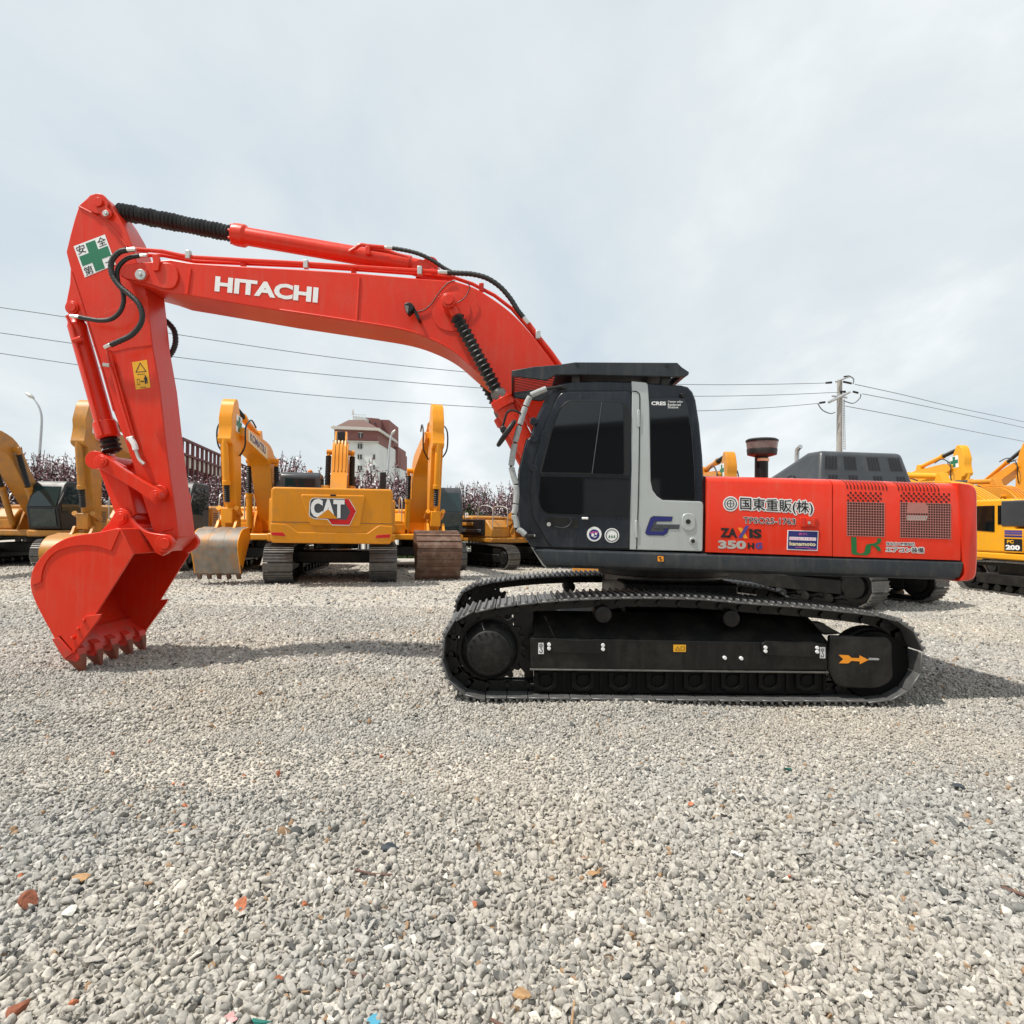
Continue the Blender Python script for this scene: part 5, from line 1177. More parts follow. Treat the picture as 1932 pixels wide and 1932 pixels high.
MB().lathe((.55, .85, 3.15), (0, 0, 1), [(0, .05), (.02, .075), (.12, .07), (.15, .04)], 14).build('beacon', mat('beacon_amber', (.75, .22, .03), .3), cat_, local=True)
# fittings of the rear-view machine
for u_ in (300, 1000): fpix(MB(), q('A3', (u_-22,742+(u_-300)*.022),(u_+22,743+(u_-300)*.022),(u_+16,760+(u_-300)*.022),(u_-16,759+(u_-300)*.022)), -.35, -.45).build('lifting_eye', INK, cwo, .004)
fpix(MB(), q('A3', (135,1048),(1172,1066),(1172,1070),(135,1052)), .004, -.01).build('panel_seam', DGREY, cwo)
fpix(MB(), q('A3', (640,815),(690,816),(690,830),(640,829)), .040, .02).build('camera_housing', INK, cwo, .003)
MB().tube([(.6, -1.30, 2.0), (.62, -1.36, 2.9)], .02, 6).build('mirror_post', INK, cat_, local=True)
MB().box(.56, .68, -1.50, -1.30, 2.75, 3.30).build('mirror', INK, cat_, .03, local=True)
for y in (-.95, -.55, .55): MB().tube(cr2([(-1.9, y, 2.34), (-1.9, y, 2.55), (-1.0, y, 2.55), (-1.0, y, 2.34)], 3), .02, 6).build('handrail', INK, cat_, local=True)
for y in (-.20, .14): MB().xz([(2.0, 4.45), (2.75, 4.35), (2.6, 4.75), (2.3, 4.80)], y, y + .06).build('cylinder_bracket', YEL2, cbo, .01, local=True)
MB().box(2.2, 2.5, -.12, .12, 4.48, 4.78).build('cylinder_eye', INK, cbo, .02, local=True)
for y in (-.20, -.07, .07, .20): MB().tube([(.75, y, 2.42), (1.3, y*.9, 3.25), (1.75, y*.8, 4.0), (1.98, y*.8, 4.44)], .026, 8).build('hydraulic_pipe', CREAM, cbo, local=True)
MB().obox((1.25, 0, 3.22), (.02, 0, .03), (0, .28, 0), (-.04, 0, .02)).build('pipe_clamp', ZINC, cbo, .01, local=True)
# --- others
kom = excavator('yellow excavator with scraped grey-bottomed bucket and vertical arm, left of big-logo machine', (-8.22, 21.3, 0), -84.5, YEL, (1.35, 3.72), (3.85, 4.15), ka=.875, ar=5.5, br=4, bk=.86, bmat=WORN, bw=.57, cross=True, ribs=2, cabm=CHAR)
MB().add([(3.62, .303, 3.95), (1.75, .303, 3.62), (1.80, .303, 3.98), (3.66, .303, 4.30)], [[0,1,2,3]]).build('pale_panel', CREAM, kom[1], local=True, smooth=False)
mb = MB(); put_text(mb, 'KOMATSU', (3.45, .306, 3.99), (1.95, .306, 3.74), (3.49, .306, 4.24), .04)
mb.build('boom_lettering', BLUE, kom[1], local=True, smooth=False)
exc_c = excavator('yellow excavator holding a brown rusty ribbed bucket, right of the big-logo machine', (-3.65, 23.5, 0), -74, YEL, (1.5, 3.62), (4.30, 4.35), ka=.95, ar=5, br=0, bk=.95, bmat=RUST, bw=.63, ribs=9, cabm=CHAR, shoe=.6)
cas = excavator('small tan excavator with open dark engine bay, its yellow bucket behind the red machine', (-.30, 24.6, 0), -50, YEL3, (2.1, 2.75), (4.1, 2.9), k=.9, ka=.78, ar=4, br=0, bk=.8, bmat=None, cabm=INK)
for px, mt, nm in ((((486,745),(905,740),(905,800),(600,800),(560,850),(500,870)), CHAR, 'hood_cover'),):
    pass
MB().box(-1.95*.9, .55*.9, -1.40, -1.30, 1.33*.9, 2.02*.9).build('engine_bay', INK, cas[0], .02, local=True)
MB().box(-1.0*.9, -.2*.9, -1.43, -1.39, 1.74*.9, 1.88*.9).build('engine_cover', YEL3, cas[0], .02, local=True)
MB().box(-1.5*.9, .4*.9, -1.45, -1.39, 1.44*.9, 1.60*.9).build('radiator_pipe', CHAR, cas[0], .03, local=True)
mb = MB(); put_text(mb, '92', (-.75, -1.43, 1.88), (-.45, -1.43, 1.88), (-.75, -1.43, 2.08), .04); mb.build('number_lettering', WHITE, cas[0], local=True, smooth=False)
exa = excavator('tan excavator at the left photo edge, dark cab facing us, boom leaving the view', (-16.95, 22.6, 0), -86, YEL3, (2.35, 4.05), (5.6, 4.4), ka=.9, ar=8, cabm=INK, glass=GLASS2, shoe=.7)
exb = excavator('tan-yellow excavator with upright arm and green cross sticker, behind the red arm', (-12.4, 22.2, 0), -83, YEL3, (1.75, 3.6), (4.75, 4.05), ka=.90, ar=5, br=0, bk=.85, cross=True, cabm=INK)
exf = excavator('orange-yellow excavator whose arm top shows between dark cab and black hood', (7.65, 26.6, 0), -90, YEL2, (1.3, 3.3), (4.3, 3.45), ka=.86, ar=5, bk=.85, cabm=INK, cross=True)
exg = excavator('bright yellow excavator with raised arm top and green cross sticker, beyond the dark hood', (20.2, 32.6, 0), -90, YEL4, (1.3, 4.0), (4.3, 4.45), k=1.1, ka=.98, ar=5, bk=.95, cabm=INK, cross=True)
exi = excavator('yellow excavator at the right edge of the photo, only its tall arm in view', (24.75, 34.6, 0), -90, YEL, (1.4, 3.2), (4.4, 4.75), k=1.12, ka=1.1, ar=5, bk=.95, cabm=INK)
exh = excavator('yellow excavator behind the striped one, only its boom arch showing', (18.5, 20.8, 0), 92, YEL2, (2.2, 2.95), (4.6, 3.0), k=.85, ka=.7, ar=0, bk=.7, cabm=INK)
pc2 = excavator('bright yellow excavator with blue stripes and white number on its side, at the right', (14.3, 16.2, 0), 95, YEL4, (3.2, 2.80), (6.3, 3.05), boom_w=.22, k=.85, ka=.70, ar=0, br=0, bk=.75, cabm=YEL4, glass=GLASS, shoe=.6)
ys = (1.25 + .3 - .06) * .85
PX = .36
sp_ = MB().box(PX-.62, PX-.05, ys - .05, ys + .012, 1.10, 1.72).build('number_panel', YEL4, pc2[0], .02, local=True)
mb = MB(); Yp = ys + .016
mb.add([(PX-.08, Yp, 1.14), (PX-.60, Yp, 1.14), (PX-.60, Yp, 1.46), (PX-.08, Yp, 1.46)], [[0,1,2,3]])
mb.cur = 1
for i, (z, c) in enumerate(((1.50, 1), (1.57, 2), (1.63, 2))): mb.cur = c; mb.add([(PX-.08, Yp, z), (PX-.60, Yp, z), (PX-.60, Yp, z + .05), (PX-.08, Yp, z + .05)], [[0,1,2,3]])
mb.cur = 3; put_text(mb, 'PC', (PX-.16, Yp + .004, 1.34), (PX-.36, Yp + .004, 1.34), (PX-.16, Yp + .004, 1.43), .05)
mb.cur = 4; put_text(mb, '200', (PX-.12, Yp + .004, 1.17), (PX-.54, Yp + .004, 1.17), (PX-.12, Yp + .004, 1.30), .06)
mb.build('number_lettering', [INK, BLUE, LILAC, AMBER, WHITE], sp_, local=True, smooth=False)
MB().box(-.45, .40, .38, ys + .014, 1.78, 2.46).build('rear_cover', CHAR, pc2[0], .04, local=True)
exe = excavator('large excavator with black louvred hood, behind the red engine panels', (7.5, 15.6, 0), 100, CHAR, (2.2, 2.45), (5.6, 2.1), k=.98, ka=.8, ar=30, br=0, bk=.9, cw=True, cabm=CHAR, shoe=.6, gauge=2.5, half=2.5, gp=None, hood=True, trot=20)
# black hood cover with louvres on the machine behind
cv = MB(); zl, zh = 2.15, 3.34
YO = .40
vs = [(x, y + YO, z) for x, y, z in [(-2.55,-1.25,zl),(-2.55,1.25,zl),(-.20,1.25,zl),(-.20,-1.25,zl),(-2.28,-.98,zh),(-2.28,.98,zh),(-1.80,1.0,zh),(-1.80,-1.0,zh),(-.25,1.10,2.78),(-.25,-1.10,2.78)]]
cv.add(vs, [[0,3,2,1],[0,1,5,4],[4,5,6,7],[7,6,8,9],[9,8,2,3],[1,2,8,6,5],[0,4,7,9,3]])
cvo = cv.build('hood_cover', CHAR, exe[0], .10, 3, local=True)
MB().box(-2.5, -.25, -.85, 1.63, 1.3, 2.16).build('hood_base', CHAR, exe[0], .05, local=True)
def onface(y, f, o=.012):                                   # a point on the cover's rear slope
    x = -2.55 + .27 * f; return Vector((x - o, YO + y * .92 * (1 - .2 * f), zl + (zh - zl) * f))
for yc_ in (-.98, -.30, .42, 1.0):
    for f0, f1, cnt in ((.66, .90, 4), (.34, .56, 3)):
        mb = MB()
        for i in range(cnt):
            y = yc_ - .15 + i * .095
            mb.add([onface(y, f0), onface(y + .055, f0), onface(y + .055, f1), onface(y, f1)], [[0,1,2,3]])
        mb.build('louvre_slots', INK, cvo, local=True, smooth=False)
for yc_ in (-.65, .70):
    MB().obox(onface(yc_, .24, .05), (.05, 0, 0), (0, .06, 0), (0, 0, .16)).build('hood_latch', ZINC, cvo, .01, local=True)
    MB().tube([onface(yc_ - .2, .40, .03), onface(yc_, .36, .07), onface(yc_ + .1, .30, .05)], .03, 6).build('latch_strap', INK, cvo, local=True)
MB().tube([onface(-.28, .10, .0), onface(-.28, .14, .06), onface(.28, .14, .06), onface(.28, .10, .0)], .018, 6).build('hood_handle', INK, cvo, local=True)
for x in (-1.0, -1.55): MB().tube(cr2([(x-.12, 1.56, 2.78), (x-.1, 1.62, 2.84), (x+.1, 1.62, 2.80), (x+.12, 1.56, 2.74)], 3), .016, 6).build('side_handle', INK, cvo, local=True)
MB().tube(cr2([(-1.2, 1.2, 2.9), (-1.2, 1.2, 3.42), (-1.25, 1.2, 3.50), (-1.33, 1.2, 3.54)], 4), .05, 12).build('exhaust_pipe', CHROME, exe[0], local=True)
# ================================================================== BUILDINGS, POLE, LAMPS, FENCE, TREES
# maroon long building, running away on the left
bld = thing('building', 'long maroon building with a row of pale windows, far left behind the arms', 'building', (-26, 50, 0))
A_, B_ = Vector((-25.6, 47.5, 0)), Vector((-36, 92, 0)); t = (B_ - A_).normalized(); nrm = Vector((t.y, -t.x, 0)); LB = (B_ - A_).length
def onb(s, z, o=0): p = A_ + t * s + nrm * o; return Vector((p.x, p.y, z))
MB().ext([onb(0, 0), onb(LB, 0), onb(LB, 0, -3), onb(0, 0, -3)], (0, 0, 6.4)).build('wall', BRICKR, bld)
nb = int(LB / 1.5)
for i in range(nb):
    s = .2 + i * 1.5
    MB().ext([onb(s, 0, .02), onb(s + .28, 0, .02), onb(s + .28, 0, .22), onb(s, 0, .22)], (0, 0, 7.9)).build('pilaster', BRICKR, bld, local=False)
    if i < 28:
        MB().ext([onb(s + .34, 5.75, .01), onb(s + 1.44, 5.75, .01), onb(s + 1.44, 5.75, .07), onb(s + .34, 5.75, .07)], (0, 0, .85)).build('window_panel', TRIM, bld)
        w = MB().ext([onb(s + .45, 4.4, .01), onb(s + 1.25, 4.4, .01), onb(s + 1.25, 4.4, .05), onb(s + .45, 4.4, .05)], (0, 0, 1.15)).build('window', WINDOWB, bld)
        MB().ext([onb(s + .38, 4.25, .02), onb(s + 1.32, 4.25, .02), onb(s + 1.32, 4.25, .12), onb(s + .38, 4.25, .12)], (0, 0, .10)).build('window_sill', TRIM, w)
for z, h in ((6.62, .16), (7.75, .18)): MB().ext([onb(0, z, .0), onb(LB, z, .0), onb(LB, z, .26), onb(0, z, .26)], (0, 0, h)).build('parapet_rail', BRICKR, bld)
# apartment block
YB = 120.0
apt = thing('apartment_block', 'tall apartment block with red-brown top floors, white walls and a hip roof', 'apartment block', (W(690, 980, YB).x, YB, 0))
def bpx(name, mt, pts, y0, y1, par=apt): return MB().pix(q('A3', *pts), y0, y1).build(name, mt, par)
bpx('wall', WALLW, ((668,358),(1042,365),(1040,1080),(668,1080)), YB, YB + 16)
bpx('upper_wall', BRICKW, ((676,244),(1050,252),(1050,366),(676,352)), YB - .15, YB + 16)
bpx('band', TRIM, ((660,346),(1055,356),(1055,366),(660,356)), YB - .5, YB + .0)
bpx('cornice', TRIM, ((640,238),(662,222),(1060,240),(1076,262),(1076,276),(1050,262),(660,248)), YB - 1.0, YB + 17)
p = [W(u, v, YB - .9) for u, v in q('A3', (690,226),(1045,240))]; r_ = [W(u, v, YB + 7) for u, v in q('A3', (800,172),(935,172))]
rf = MB(); rf.add([p[0], p[1], (p[1].x, YB + 17, p[1].z), (p[0].x, YB + 17, p[0].z), r_[0], r_[1]], [[0,1,5,4],[1,2,5],[2,3,4,5],[3,0,4],[0,3,2,1]]); rfo = rf.build('roof', ROOFT, apt, smooth=False)
bpx('roof_house', WALLW, ((835,138),(945,150),(945,182),(835,176)), YB + 7, YB + 12)
mb = MB()
for x in (838, 862, 886, 912, 938): mb.pix(q('A3', (x,122),(x+3,122),(x+3,150),(x,150)), YB + 7, YB + 7.1)
mb.pix(q('A3', (834,120),(946,128),(946,131),(834,123)), YB + 7, YB + 7.12); mb.build('roof_railing', WHITEP, apt)
MB().lathe(W(*q('A3', (835,128))[0], YB + 9), (0, 0, 1), [(0, .25), (.5, .2), (1.2, .05)], 8).build('antenna', TRIM, rfo)
bpx('tower_wall', BRICKW, ((945,150),(1060,160),(1060,395),(945,395)), YB + 10, YB + 22)
bpx('tower_wall', BRICKW, ((1060,168),(1148,172),(1148,395),(1060,392)), YB + 13, YB + 24)
bpx('wall', WALLW, ((1040,390),(1150,398),(1150,1080),(1040,1080)), YB + 10, YB + 24)
bpx('tower_wall', BRICKW, ((1150,246),(1168,248),(1168,395),(1150,395)), YB + 16, YB + 24)
bpx('tower_wall', BRICKW, ((1150,398),(1226,402),(1226,580),(1150,575)), YB + 17, YB + 27)
bpx('tower_wall', BRICKW, ((1226,448),(1244,452),(1244,590),(1226,585)), YB + 19, YB + 28)
bpx('wall', WALLW, ((1150,576),(1240,590),(1240,1080),(1150,1080)), YB + 17, YB + 27)
for x, y, h_ in ((884,282,45),(878,374,45),(876,468,42),(878,565,40)):
    w = bpx('window', WINDOWB, ((x,y),(x+36,y+1),(x+36,y+h_),(x,y+h_)), YB - .25, YB - .1)
    MB().pix(q('A3', (x-3,y-3),(x+39,y-2),(x+39,y+2),(x-3,y+1)), YB - .35, YB - .15).build('window_frame', TRIM, w)
    MB().pix(q('A3', (x+16,y),(x+20,y),(x+20,y+h_),(x+16,y+h_)), YB - .32, YB - .25).build('window_bar', TRIM, w)
for x, y in ((975,192),(1022,195)): bpx('small_window', WINDOWB, ((x,y),(x+12,y),(x+12,y+14),(x,y+14)), YB + 9.8, YB + 9.95)
for x, y in ((1010,470),(1010,560)): bpx('small_window', WINDOWB, ((x,y),(x+14,y),(x+14,y+40),(x,y+40)), YB - .2, YB - .05)
# utility pole with insulators
YPL = 40.0
pb = W(1583, 990, YPL); pole = thing('utility_pole', 'grey concrete utility pole with three crossarm brackets, behind the black hood', 'utility pole', (pb.x, YPL, 0))
pt = W(1580.5, 716, YPL)
MB().lathe((pb.x, YPL, 0), (0, 0, 1), [(0, .21), (pt.z, .155)], 18).build('pole_shaft', CONC, pole)
def seg(name, mt, zn, a, c, r, y0=YPL - .25, y1=None, par=pole): 
    A1, C1 = [W(u, v, y) for (u, v), y in zip(q(zn, a, c), (y0, y1 or y0))]; return MB().tube([A1, C1], r, 8).build(name, mt, par)
seg('crossarm', LAMPG, 'A5', (822,128), (905,95), .07); seg('crossarm', LAMPG, 'A5', (780,250), (905,188), .09); seg('crossarm', LAMPG, 'A5', (800,212), (890,222), .06)
for a, c in (((765,135),(800,132)), ((868,128),(915,138)), ((850,188),(880,186)), ((925,186),(955,194)), ((728,253),(760,248)), ((872,100),(905,96))): seg('insulator', INK, 'A5', a, c, .07)
for pts in (((905,95),(928,112),(925,142)), ((870,240),(925,255),(965,225),(970,200)), ((718,258),(745,295),(790,315),(820,308))):
    MB().tube(P3('A5', cr2(list(pts), 6), YPL - .28), .035, 6).build('jumper_wire', WIRE, pole)
mb = MB()
for y in range(255, 530, 14): mb.pix(q('A5', (866,y),(876,y),(876,y+2),(866,y+2)), YPL - .1, YPL - .05)
mb.pix(q('A5', (866,230),(868,230),(874,530),(872,530)), YPL - .1, YPL - .06); mb.pix(q('A5', (874,230),(876,230),(882,530),(880,530)), YPL - .1, YPL - .06)
mb.build('pole_ladder', LAMPG, pole)
gw = 'power lines on the left of the pole'
for lab, pts in (('topmost overhead wire running left from the pole', [(-170,555),(0,580),(120,597.5),(573.6,667),(875.5,701.5),(1120,720),(1310,725.5),(1450,725),(1562,722.5)]),
                 ('middle overhead wire running left from the pole', [(-170,606),(0,628),(131,647),(335,674),(573.6,702.5),(900,731.5),(1150,744.5),(1310,747.5),(1450,745.5),(1583,740)]),
                 ('lowest overhead wire running left from the pole', [(-170,640),(0,666.5),(152,689),(335,714.5),(575,744),(870,766),(1120,777),(1320,775),(1450,769),(1545,761)])):
    P_ = []
    for u, v in cr2(pts, 8):
        X1, Y1, X0, Y0 = pb.x, YPL - .25, -26.0, 31.0
        s = (u - CEN) / FOC; f = (s*Y0 - X0) / ((X1 - X0) - s*(Y1 - Y0)); P_.append(W(u, v, Y0 + (Y1 - Y0) * f))
    o = MB().tube(P_, .019, 5).build('power_line', WIRE); tag(o, lab, 'power line', gw)
for lab, pts in (('topmost overhead wire running right from the pole', [(1613,725),(1700,744),(1800,768),(1932,796),(2100,836)]), ('middle overhead wire running right from the pole', [(1627,743),(1700,757),(1800,778),(1932,807),(2100,848)]), ('lowest overhead wire running right from the pole', [(1595,766),(1700,786),(1800,807),(1932,833),(2100,868)])):
    P_ = []
    for u, v in cr2(pts, 8):
        s = (u - CEN) / FOC; X0, Y0, X1, Y1 = pb.x, YPL - .25, 49.5, 60.0
        f = (s*Y0 - X0) / ((X1 - X0) - s*(Y1 - Y0)); P_.append(W(u, v, Y0 + (Y1 - Y0) * f))
    o = MB().tube(P_, .024, 5).build('power_line', WIRE); tag(o, lab, 'power line', 'power lines on the right of the pole')
# street lamps
def street_lamp(label, zn, pts, head, Y, r):
    base = W(*q(zn, pts[-1])[0], Y)
    o = thing('street_lamp', label, 'street lamp', (base.x, Y, 0), 0, 'street lamps along the road behind')
    P_ = P3(zn, cr2(pts, 6), Y) + [Vector((base.x, Y, 0))]
    MB().tube(P_, [r * (.6 + .5 * i / len(P_)) for i in range(len(P_))], 10).build('lamp_post', LAMPG, o)
    h = P3(zn, head, Y); a, c = h; d = c - a; L = d.length
    MB().lathe(a, d, [(0, .02), (L*.25, L*.13), (L*.6, L*.2), (L*.9, L*.12), (L, .03)], 14).build('lamp_head', ZINC, o)
street_lamp('curved grey street lamp over the trees at the far left', 'A1', [(325,220),(360,268),(388,330),(402,410),(396,560),(382,740)], [(240,158),(330,215)], 42, .085)
street_lamp('grey street lamp in front of the apartment block', 'A3', [(1172,295),(1162,330),(1150,420),(1140,560),(1128,700)], [(1202,256),(1164,300)], 48, .095)
# picket fence behind the machines
fn = thing('fence', 'white metal picket fence running behind the row of machines', 'fence', (-2, 30.0, 0))
mb = MB(); 
for i in range(210): x = -22 + i * .16; mb.box(x, x + .05, 29.98, 30.02, .05, 1.25)
mb.build('pickets', WHITEP, fn, smooth=False)
for z in (.25, 1.05): MB().box(-22, 11.6, 30.025, 30.06, z, z + .05).build('fence_rail', WHITEP, fn)
for i in range(12): x = -22 + i*3; MB().box(x, x + .12, 30.065, 30.19, 0, 1.4).build('fence_post', WHITEP, fn)
gp_ = MB().box(-2.62, -2.15, 30.2, 30.65, 0, 1.55); gp_.build('gate_pillar', WALLW, fn, .02)
# plum trees: dark upright twigs full of pale pink blossom and purple leaves
m_, n_, l_, b_ = newmat('blossom_leaves')
at = n_.new('ShaderNodeAttribute'); at.attribute_name = 'tone'; rp = n_.new('ShaderNodeValToRGB'); e = rp.color_ramp.elements
for el, (p, c) in zip([e[0], e[1], e.new(.5), e.new(.72)], [(0, (.055, .016, .022)), (1, (.56, .40, .44)), (.5, (.17, .060, .072)), (.72, (.33, .185, .215))]): el.position = p; el.color = (*c, 1)
l_.new(at.outputs['Fac'], rp.inputs[0]); l_.new(rp.outputs[0], b_.inputs['Base Color']); b_.inputs['Roughness'].default_value = .8
BLOSSOM = m_
def leafmesh(name, C, size, tones, mt, rg):
    C = np.asarray(C); c = len(C); a = rg.normal(size=(c, 3)); a /= np.linalg.norm(a, axis=1)[:, None]; b = np.cross(a, rg.normal(size=(c, 3))); b /= np.linalg.norm(b, axis=1)[:, None]
    s = (size * rg.uniform(.6, 1.3, c))[:, None]
    V = np.stack([C - a*s, C + b*s*.55, C + a*s, C - b*s*.55], 1).reshape(-1, 3)
    me = bpy.data.meshes.new(name); me.from_pydata(V.tolist(), [], [[4*i, 4*i+1, 4*i+2, 4*i+3] for i in range(c)])
    at_ = me.attributes.new('tone', 'FLOAT', 'POINT'); at_.data.foreach_set('value', np.repeat(tones, 4).astype(np.float32)); me.materials.append(mt); return me
def tree_kind(seed, nb=26, H=3.6, dens=1.0):
    rg = np.random.default_rng(seed); tr = MB(); tr.tube([(0,0,0), (.03,.02,.6), (0,.03,1.15)], [.10, .085, .07], 8)
    cc = []; tn = []
    for i in range(nb):
        a = rg.uniform(0, 2*math.pi); sp = rg.uniform(.05, 1.05); h_ = H * rg.uniform(.62, 1.0) * (1.02 - .18*sp)
        p0 = Vector((0, .02, rg.uniform(.7, 1.15))); p1 = p0 + Vector((math.cos(a)*sp*.55, math.sin(a)*sp*.55, .5)); p3 = Vector((math.cos(a)*sp*1.25 + rg.normal()*.1, math.sin(a)*sp*1.25 + rg.normal()*.1, h_))
        p2 = p1.lerp(p3, .5) + Vector((rg.normal()*.08, rg.normal()*.08, 0))
        P_ = [Vector(x) for x in cr2([tuple(p0), tuple(p1), tuple(p2), tuple(p3)], 4)]
        tr.tube(P_, [.035 - .027*j/(len(P_)-1) for j in range(len(P_))], 5)
        tw = [P_]
        for j in range(4):                                      # side twigs going up
            f = rg.uniform(.3, .8); b0 = P_[int(f*(len(P_)-1))]; a2 = a + rg.normal()*1.2; ln = rg.uniform(.4, .9)
            q_ = [b0, b0 + Vector((math.cos(a2)*.15, math.sin(a2)*.15, ln*.4)), b0 + Vector((math.cos(a2)*.22, math.sin(a2)*.22, ln))]
            tr.tube(q_, [.014, .010, .005], 4); tw.append(q_)
        for w_ in tw:
            n2 = int((34 if w_ is P_ else 16) * dens)
            for _ in range(n2):
                f = rg.uniform(.22, .97) ** .9; x = f*(len(w_)-1); j = int(x); pnt = w_[j].lerp(w_[min(j+1, len(w_)-1)], x - j)
                cc.append((pnt.x + rg.normal()*.045, pnt.y + rg.normal()*.045, pnt.z + rg.normal()*.05)); tn.append(np.clip(rg.beta(1.5, .9), 0, 1))
    return tr, leafmesh('crown', cc, .052, np.array(tn), BLOSSOM, rg)
kinds = []
for sd in (5, 6, 8, 9):
    tr, cm = tree_kind(sd); kinds.append([None, tr, cm])
spots = []
trg = np.random.default_rng(3)
def row(u0, u1, n_, Y, h0, h1, lab):
    for i in range(n_):
        u = u0 + (u1 - u0) * (i + .5) / n_ + trg.normal()*4; y = Y + trg.normal()*.8; spots.append(((u - CEN) * y / FOC, y, trg.uniform(h0, h1), lab))
row(-90, 40, 4, 33, 1.42, 1.6, 'leafless-topped plum tree in pink blossom behind the leftmost tan excavator')
row(40, 165, 5, 33, 1.42, 1.62, 'dark plum tree in pale blossom below the left street lamp')
row(180, 330, 4, 34, 1.3, 1.5, 'plum tree in blossom behind the red arm and bucket')
row(345, 470, 3, 34, 1.15, 1.3, 'plum tree in blossom in front of the maroon building')
row(490, 570, 3, 33, 1.35, 1.62, 'bare-topped plum tree between the two yellow booms left of the apartment block')
row(570, 665, 3, 35, 1.0, 1.1, 'plum tree in blossom hidden mostly by the big-logo machine')
row(665, 800, 6, 33, 1.15, 1.45, 'plum tree in pink blossom at the foot of the apartment block')
row(840, 990, 7, 33, .9, 1.25, 'plum tree in blossom between the rusty bucket machine and the dark cab')
row(1010, 1330, 8, 36, .85, 1.0, 'plum tree in blossom hidden behind the red excavator')
for i, (x, y, s, lab) in enumerate(spots):
    kd = kinds[i % 4]
    if kd[0] is None:
        t_ = thing('plum_tree', lab, 'tree', (0, 0, 0)); tk = kd[1].build('trunk', BARK, t_, local=True)
        cr_ = bpy.data.objects.new('crown', kd[2]); COL.objects.link(cr_); cr_.parent = t_; kd[0] = (t_, tk, cr_)
    else:
        t0, tk0, cr0 = kd[0]; t_ = t0.copy(); COL.objects.link(t_)
        for c0 in (tk0, cr0): c = c0.copy(); COL.objects.link(c); c.parent = t_
        t_['label'] = lab
    t_['group'] = lab.replace('tree', 'trees', 1)
    t_.location = (x, y, 0); t_.rotation_euler = (0, 0, trg.uniform(0, 6.28)); t_.scale = (s*trg.uniform(.9, 1.15), s*trg.uniform(.9, 1.15), s)
# green bush by the fence
rg = np.random.default_rng(21); cc = rg.normal(size=(2600, 3)) * np.array([.62, .5, .55]) + np.array([-2.05, 31.2, 1.15]); cc = cc[cc[:, 2] > .1]
bs = thing('bush', 'leafy bright green bush behind the white picket fence', 'bush', (-2.05, 31.2, 0))
o = bpy.data.objects.new('foliage', leafmesh('foliage', cc - np.array([-2.05, 31.2, 0]), .09, rg.random(len(cc)), HEDGE, rg)); COL.objects.link(o); o.parent = bs
MB().tube([(-2.05,31.2,0), (-2.05,31.2,1.0)], .05, 6).build('stem', BARK, bs)
# grass strip along the fence
cc = np.stack([rg.uniform(-14, 2, 9000), rg.uniform(28.7, 30.6, 9000), rg.uniform(.02, .22, 9000)], -1)
o = bpy.data.objects.new('grass', leafmesh('grass', cc, .11, rg.random(len(cc)), HEDGE, rg)); COL.objects.link(o); tag(o, 'ragged green grass strip along the picket fence', 'grass', kind='stuff')
# ------------------------------------------------------------------ bits lying on the gravel
BRICKF = mat('brick_fragment', (.50, .17, .085), .9, var=.35, scale=30, bump=.4, bscale=80)
BRICKD = mat('dark_brick_fragment', (.32, .11, .06), .9, var=.4, scale=30, bump=.4, bscale=80)
TEAL = mat('teal_scrap', (.02, .20, .16), .6, var=.3, scale=40); SKYB = mat('blue_scrap', (.08, .33, .46), .5, var=.15); DKSC = mat('dark_scrap', (.04, .05, .06), .6, var=.3, scale=30)
TWIG = mat('twig_bark', (.16, .09, .07), .85, var=.3, scale=30); PINKW = mat('pink_paper', (.70, .36, .35), .7, var=.4, scale=30); PALE = mat('pale_stone', (.66, .64, .58), .85, var=.15, scale=20); TAN = mat('tan_fragment', (.42, .25, .12), .85, var=.25, scale=30)
def ground_at(u, v):
    hz = 984 + (u - CEN) * .0122; Y = FOC * EYE / max(v - hz, 5); p = W(u, v, Y); return Vector((p.x, Y, float(hgt(np.array([p.x]), np.array([Y]))[0])))
BSH, BF_ = shapes(2, 10, 6); BSH = BSH * 1.25
def chunk(name, label, cat, u, v, r_, mt, group=None, flat=.75):
    p = ground_at(u, v); S_ = BSH[int(rng.integers(0, 10))] * np.array([r_*1.25, r_, r_*flat]); S_ = S_ @ quat(1)[0].T if flat > .5 else S_
    mb = MB(); mb.add(S_.tolist(), BF_.tolist()); o = mb.build(name, mt, None, local=True, smooth=False); o.location = p + Vector((0, 0, r_*flat*.6 + .014)); return tag(o, label, cat, group)
chunk('brick_fragment', 'largest orange-brown brick lump, at the lower left of the gravel', 'brick fragment', 52, 1700, .034, BRICKD, None, 1.0)
chunk('brick_fragment', 'dark rusty brick lump at the bottom left corner of the gravel', 'brick fragment', 32, 1904, .025, BRICKD, None, 1.0)
chunk('brick_fragment', 'smooth rounded pink-red brick piece, alone on the gravel left of centre', 'brick fragment', 456, 1706, .026, BRICKF)
sm = 'small orange-red brick fragment lying among the grey stones'
for (x, y) in ((213,1420),(282,1390),(327,1475),(345,1475),(350,1512),(347,1547),(40,1655),(895,1699),(525,1452),(460,1455),(1606,1539),(1487,1656),(1303,1512),(1098,1616),(720,1420),(527,1840),(575,1698),(140,1965-80),(1140,1660)): chunk('brick_fragment', sm, 'brick fragment', x, y, float(rng.uniform(.011, .018)), BRICKF, 'small brick fragments')
for (x, y, r_) in ((283,1545,.024),(132,1715,.034),(1365,1507,.022),(1090,1505,.02),(385,1402,.02),(1545,1788,.03),(620,1700-30,.024),(1285,1945-60,.03)): chunk('pale_stone', 'pale whitish stone standing out among the grey gravel', 'stone', x, y, r_ * .8, PALE, 'pale stones')
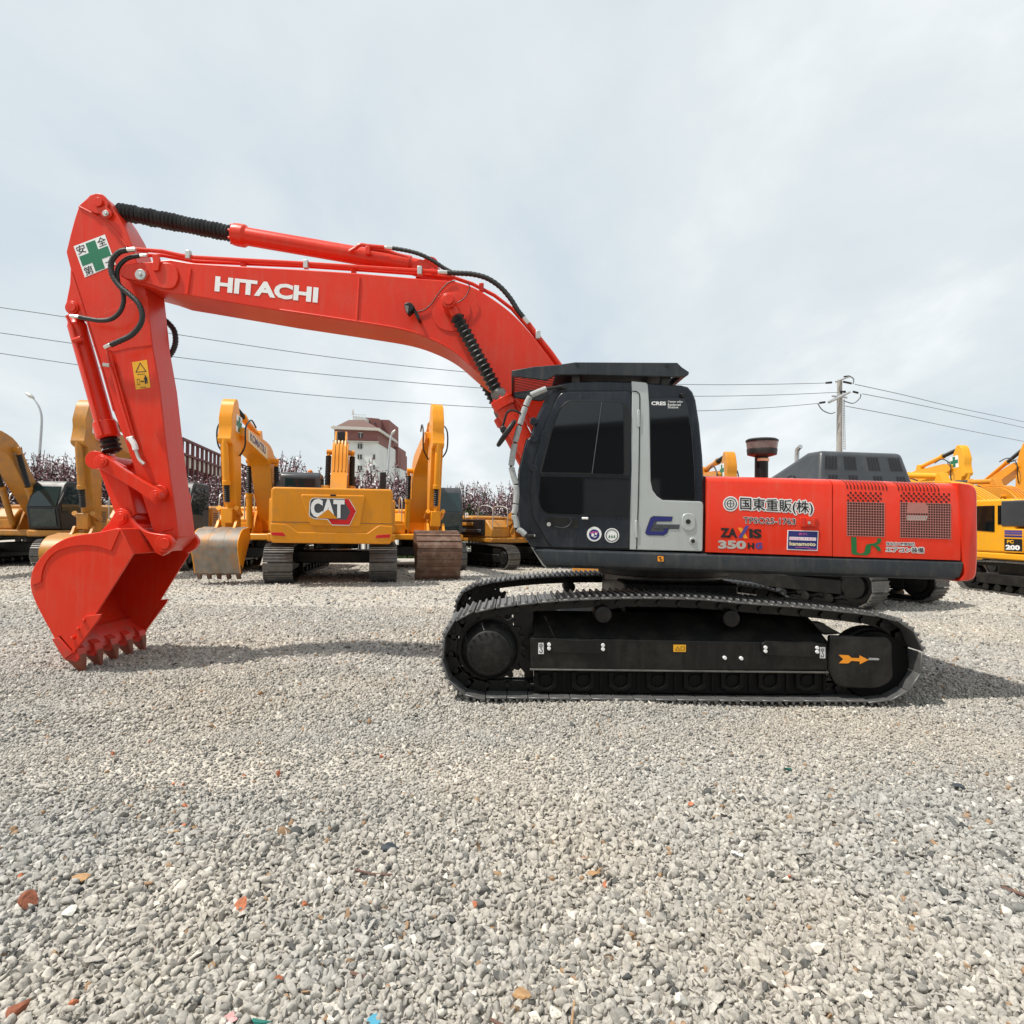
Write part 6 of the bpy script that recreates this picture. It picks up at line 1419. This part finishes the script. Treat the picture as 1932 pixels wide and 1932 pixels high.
for (x, y, r_) in ((150,1655,.03),(330,1560,.02),(1120,1640,.024),(985,1925-60,.026)): chunk('tan_stone', 'tan brown flat stone among the grey gravel', 'stone', x, y, r_, TAN, 'tan stones', .45)
chunk('plastic_scrap', 'crumpled teal green scrap near the bottom edge of the gravel', 'scrap', 492, 1922, .024, TEAL, None, .5)
chunk('plastic_scrap', 'flat light blue scrap near the bottom edge of the gravel', 'scrap', 707, 1913, .022, SKYB, None, .2)
chunk('plastic_scrap', 'crumpled dark grey scrap on the gravel left of centre', 'scrap', 736, 1597, .034, DKSC, None, .4)
chunk('plastic_scrap', 'dark scrap at the right edge of the gravel, below the shadow', 'scrap', 1806, 1483, .030, DKSC, None, .5)
chunk('plastic_scrap', 'tiny teal scrap on the gravel under the right end of the track', 'scrap', 1488, 1450, .020, TEAL, None, .5)
chunk('paper_scrap', 'torn pink and white paper scrap at the bottom edge', 'scrap', 437, 1912, .020, PINKW, None, .4)
def stick(label, pts, r_, mt, name='twig', cat='twig', group=None):
    P_ = [ground_at(u, v) + Vector((0, 0, .022)) for u, v in pts]; o = MB().tube(P_, r_, 6).build(name, mt); tag(o, label, cat, group)
stick('thin bent brown twig lying on the gravel left of centre', [(670,1636),(700,1645),(740,1648)], .005, TWIG)
stick('short reddish-brown twig near the bottom centre of the gravel', [(662,1830),(698,1842)], .007, TWIG)
stick('dry straw-coloured stalk standing out at the bottom, right of centre', [(1078,1932),(1084,1880)], .004, TAN)
stick('brown twig at the bottom edge beside the blue scrap', [(925,1915),(960,1932)], .006, TWIG)
stick('white cigarette-like stub lying on the gravel right of centre', [(1380,1607),(1402,1616)], .008, WHITE, 'paper_stub', 'scrap')
stick('dark brown twig at the right edge of the gravel', [(1890,1665),(1932,1680)], .008, TWIG)

# ------------------------------------------------------------------ the sheds across the yard, seen only in the cab's window panes
sh = thing('warehouse', 'long dark grey warehouse with a low gable roof behind the viewpoint', 'warehouse', (0, -16, 0))
SHW = mat('warehouse_sheet', (.06, .065, .07), .7, var=.15, scale=.4)
MB().xz([(-45, 0), (45, 0), (45, 4.9), (24, 5.5), (12, 6.4), (-2, 5.2), (-45, 5.6)], -24, -14).build('wall', SHW, sh)
MB().xz([(24, 5.5), (24.4, 5.6), (12, 6.65), (-2.4, 5.4), (-2, 5.2), (12, 6.4)], -24.3, -13.7).build('roof', CHAR, sh)
for x in (-16, -6, 3, 13, 20): MB().box(x, x + 3.2, -14.0, -13.9, 0, 3.6).build('reflection_door', LAMPG, sh)  # unseen pale doors, added to vary the reflections in the cab glass
